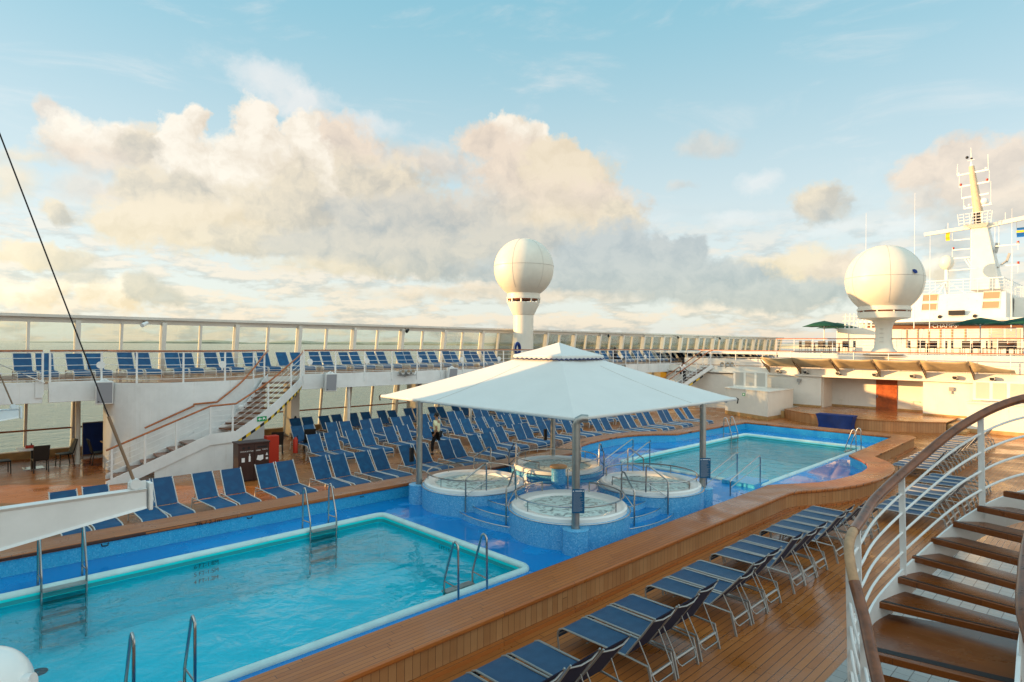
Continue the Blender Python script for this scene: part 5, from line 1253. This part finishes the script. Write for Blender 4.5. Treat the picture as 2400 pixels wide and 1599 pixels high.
yd.tube([(-.1, my(10.53), mz(18.9)), (-.1, my(10.50), mz(19.8))], .03, 5).tube([(-.1, my(8.46), mz(18.9)), (-.1, my(8.50), mz(20.2))], .03, 5)
for y, za, zb_ in ((10.38, 17.9, 18.9), (10.22, 16.9, 17.9), (10.07, 16.1, 16.9), (8.40, 18., 18.9), (8.30, 16.1, 18.)): yd.tube([(-.1, my(y), mz(za)), (-.1, my(y), mz(zb_))], .022, 5)
for y, z in ((10.4, 19.), (8.62, 19.1), (8.3, 16.25), (10.0, 16.2), (9.7, 16.3)): yd.sphere((-.1, my(y), mz(z)), .11, 8, 6)
yd.sphere((.1, my(8.75), mz(16.45)), .38, 12, 10); yd.build('antenna', 'white_paint', ms)
for y, z in ((10.28, 18.05), (8.55, 18.15), (10.76, 12.85), (6.58, 12.9), (6.56, 11.3)): MB().tube([(-.1, my(y), mz(z)-.12), (-.1, my(y), mz(z)+.12)], .10, 8).build('signal_lamp', 'red_lamp', ms)
MB().bar((-.4, my(12.75), mz(14.2)), (-.4, my(9.6), mz(14.42)), .30, .34).build('main_yard', 'cream_paint', ms)
MB().bar((-.4, my(8.5), mz(14.4)), (-.4, my(5.9), mz(14.75)), .30, .38).build('main_yard', 'cream_paint', ms)
sb = MB()
for ya, yb, z in ((10.79, 9.5, 12.7), (8.2, 6.5, 12.72), (8.0, 6.5, 11.12), (10.7, 9.6, 13.5), (10.7, 9.6, 12.0)): sb.bar((-.3, my(ya), mz(z)), (-.3, my(yb), mz(z)), .08, .10)
for y, za, zb_ in ((10.79, 12.1, 12.9), (10.8, 13.5, 14.2), (6.56, 12.3, 12.9), (6.56, 10.5, 11.2), (8.0, 10.0, 14.4), (6.9, 9.5, 12.4), (7.75, 12.7, 14.4), (11.1, 14.3, 15.0), (7.35, 14.6, 15.3)): sb.tube([(-.3, my(y), mz(za)), (-.3, my(y), mz(zb_))], .022, 5)
sb.build('side_spar', 'white_paint', ms)
for y0_, y1_ in ((10.1, 9.7), (8.1, 7.7), (7.5, 7.2)):
    pass
pr = MB()
for k in range(4): pr.tube([(-1.3, my(10.2), z1+.45+.3*k), (-1.3, my(8.15), z1+.55+.3*k)], .03, 5)
for y in (10.2, 9.85, 9.5, 9.1, 8.7, 8.4, 8.15): pr.tube([(-1.3, my(y)-.0, z1+.3), (-1.4, my(y)+.12*(y-9.2), z1+1.4)], .03, 5)
pr.build('platform_rail', 'white_paint', ms)
br = MB(); br.bar((0, my(7.9), mz(11.0)), (0, my(7.3), mz(11.5)), .5, .1).bar((0, my(7.3), mz(11.4)), (0, my(7.1), mz(12.1)), .2, .2).bar((0, my(8.0), mz(12.2)), (0, my(7.85), mz(13.0)), .2, .3).build('radar_bracket', 'dull_steel', ms)
MB().bar((0, my(10.0), mz(11.9)), (0, my(9.6), mz(11.2)), .2, .1).bar((0, my(9.8), mz(12.0)), (0, my(9.6), mz(11.5)), .2, .1).build('ladder_cage', 'white_paint', ms)
for (y, z, mat_, lb, w_) in ((11.1, 14.0, 'yellow', 'small yellow signal flag hanging under the left yard of the mast', .35), (6.36, 13.75, 'blue_flag', 'blue and yellow flag hanging under the right yard at the photo edge', .7)):
    t = thing('signal_flag', lb, 'flag', (75.6, y*1.226, mz(z))); n = 8
    vs = [(.12*math.sin(a*1.1), w_*(.5-b2), .3-.9*a/8) for a in range(9) for b2 in (0, 1)]
    MB().add(vs, [(2*a, 2*a+1, 2*a+3, 2*a+2) for a in range(8)]).build('cloth', mat_, t)
    if mat_ == 'blue_flag': MB().box(-.14, .14, -w_*.5, w_*.5, -.18, .02).build('stripe', 'yellow', t)
    MB().tube([(0, w_*.5, .3), (0, w_*.5, .9)], .015, 4).build('halyard', 'alu_grey', t)
for i, (y, z0_, z1_) in enumerate(((16.2, 5, 16), (13.1, 6, 17.5), (12.4, 6, 14.5), (7.2, 6, 16))):
    t = thing('whip_antenna', ('thin whip antenna rising left of the right radome', 'tall thin whip antenna just right of the radome', 'shorter whip antenna beside the small satellite dome', 'whip antenna right of the mast')[i], 'antenna', (58 + i*2, y, z0_)); MB().tube([(0, 0, 0), (0, 0, (z1_-z0_)*.5), (0, 0, z1_-z0_)], [.035, .02, .008], 6).build('rod', 'white_paint', t)

# umbrellas and terrace furniture
def umbrella(x, y, r, label):
    t = thing('parasol', label, 'parasol', (x, y, 4.15), R(10), 'dark green parasols on the terrace')
    MB().tube([(0, 0, 0), (0, 0, 2.35)], .04, 8).build('pole', 'white_paint', t)
    n_ = 8; vs = [(0, 0, 2.45)]
    for f_, z in ((.5, 2.27), (1., 2.0)):
        for k in range(n_*2):
            a = PI*k/n_; rr = r*f_*(1 if k % 2 == 0 else .955); vs.append((rr*math.cos(a), rr*math.sin(a), z+(0 if k % 2 == 0 else .02)))
    m_ = n_*2; fs = [(0, 1+k, 1+(k+1) % m_) for k in range(m_)] + [(1+k, 1+m_+k, 1+m_+(k+1) % m_, 1+(k+1) % m_) for k in range(m_)]
    o = MB().add(vs, fs).build('canopy', 'green_fabric', t); o.modifiers.new('t', 'SOLIDIFY').thickness = .015
    ri = MB()
    for k in range(n_): a = 2*PI*k/n_; ri.tube([(0, 0, 1.9), (r*.55*math.cos(a), r*.55*math.sin(a), 2.2)], .012, 4)
    ri.build('rib', 'alu_grey', t); MB().lathe([(.3, 0), (.3, .06), (.04, .09)], 16).build('base', 'dull_steel', t)
umbrella(50, 16.8, 1.55, 'green parasol left of the right radome, nearer of the two')
umbrella(54.5, 17.3, 1.55, 'green parasol partly behind another, left of the radome')
umbrella(50, 7.2, 1.6, 'wide green parasol below the bridge windows')
umbrella(51, 5.1, 1.6, 'green parasol cut off by the right edge of the photo')
def tset(x, y, i, dark):
    t = thing('terrace_table', 'dark terrace table, %s from the left behind the terrace railing' % ordn(i), 'table', (x, y, 4.15), 0, 'tables on the terrace')
    MB().lathe([(.01, .70), (.42, .70), (.42, .74), (.01, .74)], 16).build('tabletop', 'door_wood', t); MB().tube([(0, 0, 0), (0, 0, .7)], .04, 6).build('leg', 'black', t)
    for j, (dx, dy) in enumerate(((-.75, .1), (.75, -.1), (0, .8), (0, -.8))):
        c = thing('terrace_chair', 'dark terrace chair on the %s side of the %s terrace table' % (('near', 'far', 'left', 'right')[j], ordn(i)), 'chair', (x+dx, y+dy, 4.15), math.atan2(-dx, dy) if 0 else math.atan2(dy, dx)-PI/2, 'chairs on the terrace')
        MB().box(-.22, .22, -.22, .22, .42, .46).build('seat', 'wicker', c); MB().box(-.22, .22, .20, .24, .46, .9).build('backrest', 'wicker', c)
        for lx_, ly_ in ((-.2, -.2), (.2, -.2), (-.2, .2), (.2, .2)): MB().tube([(lx_, ly_, .43), (lx_, ly_, 0)], .015, 5).build('leg', 'black', c)
for i, (x, y) in enumerate(((48.3, 16.9), (48.3, 15.2), (47.5, 9.6), (48.3, 7.4), (48.3, 5.6), (48.5, 4.3))): tset(x, y, i, 1)
tk_ = thing('terrace_cabinet', 'white sloped steel housing left of the radome pedestal', 'cabinet', (52, 15.4, 4.15))
MB().box(-.6, 1.2, -2.2, .9, 0, 1.9).build('body', 'cream_paint', tk_, bevel=.05)
lg_ = MB()
for k in range(9): lg_.bar((-.5, -2.0+.3*k, 1.9), (-.3, -2.0+.3*k, 3.0), .08, .08)
for k in range(3): lg_.bar((-.5+.08*k, -2.2, 2.1+.35*k), (-.5+.08*k, .6, 2.1+.35*k), .06, .06)
lg_.build('slatted_screen', 'cream_paint', tk_)

# life ring on the windscreen rail by the radome column
lr = thing('lifebuoy', 'navy covered lifebuoy on the rail left of the tall radome column', 'lifebuoy', (26.15, 26.15, 4.35), R(20))
MB().tube([(.33*math.cos(2*PI*k/20), 0, .33*math.sin(2*PI*k/20)) for k in range(20)], .10, 8, True).build('ring', 'navy_cloth', lr)
MB().tube([(.44*math.cos(2*PI*k/20), 0, .44*math.sin(2*PI*k/20)) for k in range(20)], .012, 5, True).build('rope', 'white_paint', lr)

# aft superstructure behind the camera (throws the shade over the pools)
af = thing('aft_superstructure', 'white aft superstructure behind the viewpoint', 'building', (-6, 11.4, 0))
MB().box(-30, 0, -18.5, 18.6, 0, 9.6).build('block', 'cream_paint', af, smooth=False)
MB().box(0, 2.4, -18.5, -6.9, 3.0, 3.15).build('balcony_floor', 'cream_paint', af, smooth=False)
wn_ = MB()
for z in (1.0, 4.3, 7.0):
    for k in range(14): wn_.box(.0, .02, -17+2.5*k, -15.2+2.5*k, z, z+1.3)
wn_.build('window', 'dark_glass', af)

# ------------------------------------------------------------------ people
def skin_mesh(verts, edges, radii, root=0, sub=2):
    me = bpy.data.meshes.new('tmp'); me.from_pydata(verts, edges, [])
    o = bpy.data.objects.new('tmp', me); col.objects.link(o)
    o.modifiers.new('s', 'SKIN'); o.modifiers.new('u', 'SUBSURF').levels = sub
    for i, v in enumerate(me.skin_vertices[0].data):
        r = radii[i]; v.radius = r if isinstance(r, tuple) else (r, r); v.use_root = (i == root)
    dg = bpy.context.evaluated_depsgraph_get(); m2 = bpy.data.meshes.new_from_object(o.evaluated_get(dg))
    bpy.data.objects.remove(o); m2.polygons.foreach_set('use_smooth', [True]*len(m2.polygons)); return m2
def mobj(name, me, mat, parent):
    me.materials.clear(); me.materials.append(MAT[mat]); o = bpy.data.objects.new(name, me); col.objects.link(o); o.parent = parent; return o
def person(x, y, z, rz, label, shirt, skin, J, cup=False):
    """facing -y; J = joints"""
    t = thing('person', label, 'person', (x, y, z), rz)
    K = ['pel', 'sp', 'ch', 'nk', 'hb', 'hm', 'ht', 'lsh', 'lel', 'lwr', 'lpa', 'rsh', 'rel', 'rwr', 'rpa', 'lhp', 'lkn', 'lan', 'lto', 'rhp', 'rkn', 'ran', 'rto']
    V = [J[k] for k in K]; ix = {k: i for i, k in enumerate(K)}
    E_ = [('pel', 'sp'), ('sp', 'ch'), ('ch', 'nk'), ('nk', 'hb'), ('hb', 'hm'), ('hm', 'ht'), ('ch', 'lsh'), ('lsh', 'lel'), ('lel', 'lwr'), ('lwr', 'lpa'), ('ch', 'rsh'), ('rsh', 'rel'), ('rel', 'rwr'), ('rwr', 'rpa'), ('pel', 'lhp'), ('lhp', 'lkn'), ('lkn', 'lan'), ('lan', 'lto'), ('pel', 'rhp'), ('rhp', 'rkn'), ('rkn', 'ran'), ('ran', 'rto')]
    rad = {'pel': (.15, .12), 'sp': (.14, .11), 'ch': (.16, .11), 'nk': .055, 'hb': (.075, .085), 'hm': (.082, .10), 'ht': (.055, .065), 'lsh': .06, 'rsh': .06, 'lel': .042, 'rel': .042, 'lwr': .028, 'rwr': .028, 'lpa': (.035, .02), 'rpa': (.035, .02), 'lhp': .09, 'rhp': .09, 'lkn': .058, 'rkn': .058, 'lan': .04, 'ran': .04, 'lto': .035, 'rto': .035}
    body = skin_mesh(V, [(ix[a], ix[b]) for a, b in E_], [rad[k] for k in K])
    mobj('body', body, skin, t)
    def sub_(keys, edges, scale, name, mat, extra=None):
        vv = [J[k] if not (extra and k in extra) else extra[k] for k in keys]; ii = {k: i for i, k in enumerate(keys)}
        rr = []
        for k in keys:
            r = rad.get(k, .05); r = r if isinstance(r, tuple) else (r, r); rr.append((r[0]*scale+.012, r[1]*scale+.012))
        mobj(name, skin_mesh(vv, [(ii[a], ii[b]) for a, b in edges], rr), mat, t)
    half = lambda a, b, f: tuple(J[a][i]+(J[b][i]-J[a][i])*f for i in range(3))
    ex = {'la': half('lsh', 'lel', .75), 'ra': half('rsh', 'rel', .75), 'sb': tuple(Vector(J['pel'])+Vector((0, 0, -.02))), 'ct': half('ch', 'nk', .35)}
    rad.update({'la': .06, 'ra': .06, 'sb': (.155, .125), 'ct': (.10, .08)})
    sub_(['sb', 'sp', 'ch', 'ct', 'lsh', 'la', 'rsh', 'ra'], [('sb', 'sp'), ('sp', 'ch'), ('ch', 'ct'), ('ch', 'lsh'), ('lsh', 'la'), ('ch', 'rsh'), ('rsh', 'ra')], 1.08, 'shirt', shirt, ex)
    ex2 = {'lb': half('lkn', 'lan', .9), 'rb': half('rkn', 'ran', .9)}; rad.update({'lb': .05, 'rb': .05})
    sub_(['pel', 'lhp', 'lkn', 'lb', 'rhp', 'rkn', 'rb'], [('pel', 'lhp'), ('lhp', 'lkn'), ('lkn', 'lb'), ('pel', 'rhp'), ('rhp', 'rkn'), ('rkn', 'rb')], 1.08, 'trousers', 'trousers', ex2)
    hm = Vector(J['hm']); MB().sphere((hm.x, hm.y+.022, hm.z+.035), .108, 16, 10, (.86, 1.0, 1.0)).build('hair', 'hair', t)
    fc = MB()
    for s_ in (-1, 1): fc.sphere((hm.x+s_*.03, hm.y-.098, hm.z-.005), .011, 8, 6)
    fc.build('eyes', 'hair', t); MB().sphere((hm.x, hm.y-.108, hm.z-.035), .017, 8, 6, (.8, 1, 1.3)).build('nose', skin, t)
    for s_ in (-1, 1): MB().sphere((hm.x+s_*.085, hm.y+.01, hm.z-.01), .022, 8, 6, (.5, .8, 1.3)).build('ear', skin, t)
    for w_, p_, s_ in (('lwr', 'lpa', 1), ('rwr', 'rpa', -1)):
        pa = Vector(J[p_]); dr = (pa-Vector(J[w_])).normalized(); sd_ = dr.cross(Vector((1, 0, 0)));  sd_ = sd_.normalized() if sd_.length > .1 else Vector((0, 1, 0))
        for k in range(4):
            a = pa + sd_*(.027-.018*k); ln_ = (.07, .078, .074, .058)[k]
            MB().tube([a-dr*.02, a+dr*ln_*.5, a+dr*ln_*.85+Vector((-s_*.018, -.01, 0))], [.010, .009, .007], 6).build('finger', skin, t)
        MB().tube([pa-dr*.03+sd_*.03, pa+sd_*.055+dr*.01, pa+sd_*.05+dr*.04], [.012, .010, .008], 6).build('thumb', skin, t)
    for a, b in (('lan', 'lto'), ('ran', 'rto')):
        p, q = Vector(J[a]), Vector(J[b]); MB().tube([p+Vector((0, .05, -.035)), p.lerp(q, .5)+Vector((0, 0, -.02)), q+Vector((0, -.02, -.002))], [.05, .052, .036], 8).build('shoe', 'black', t)
    return t
WALK = dict(pel=(0, 0, .93), sp=(0, -.01, 1.10), ch=(0, -.02, 1.33), nk=(0, -.02, 1.48), hb=(0, -.035, 1.56), hm=(0, -.045, 1.63), ht=(0, -.035, 1.71),
  lsh=(.19, -.01, 1.40), lel=(.25, .10, 1.13), lwr=(.23, .0, .89), lpa=(.22, -.05, .83), rsh=(-.19, -.02, 1.40), rel=(-.25, -.05, 1.12), rwr=(-.20, -.28, 1.06), rpa=(-.17, -.34, 1.08),
  lhp=(.09, 0, .88), lkn=(.09, -.16, .50), lan=(.09, -.17, .08), lto=(.10, -.34, .045), rhp=(-.09, 0, .88), rkn=(-.09, .04, .48), ran=(-.09, .28, .12), rto=(-.10, .14, .045))
p1 = person(15.75, 20.45, 0, R(-135)+R(180), 'man in pale yellow T-shirt and black trousers walking between lounger rows holding a cup', 'shirt_yellow', 'skin', WALK)
p1.rotation_euler = (0, 0, R(45)+R(180)-R(18))
cu = thing('paper_cup', 'small white cup in the hand of the man in the yellow T-shirt', 'cup'); hp = p1.matrix_basis @ Vector((-.17, -.40, 1.10)); cu.location = hp
MB().lathe([(.001, -.05), (.028, -.05), (.036, .05), (.034, .05), (.001, .03)], 14).build('cup_body', 'white_mark', cu)
CLIMB = dict(WALK); CLIMB.update(lkn=(.09, -.28, .66), lan=(.09, -.22, .28), lto=(.10, -.38, .25), rkn=(-.09, .02, .47), ran=(-.09, .12, .07), rto=(-.10, -.04, .045), rwr=(-.33, -.22, .98), rpa=(-.36, -.27, .97))
p2 = person(41.3, 23.8, 1.75, math.atan2(.86, .51)+0, 'dark-haired man in a white shirt and black trousers climbing the far staircase', 'shirt_white', 'dark_skin', CLIMB)
SIT = dict(WALK); SIT.update(lkn=(.09, -.42, .90), lan=(.09, -.82, .84), lto=(.1, -.92, .93), rkn=(-.09, -.42, .90), ran=(-.09, -.82, .84), rto=(-.1, -.92, .93), rwr=(-.2, -.2, 1.0), rpa=(-.18, -.27, .98))
p3 = person(39.0, 28.35, 3.15-.48, 0, 'dark-haired person sitting up on an upper deck lounger beyond the canopy', 'trousers', 'dark_skin', SIT)
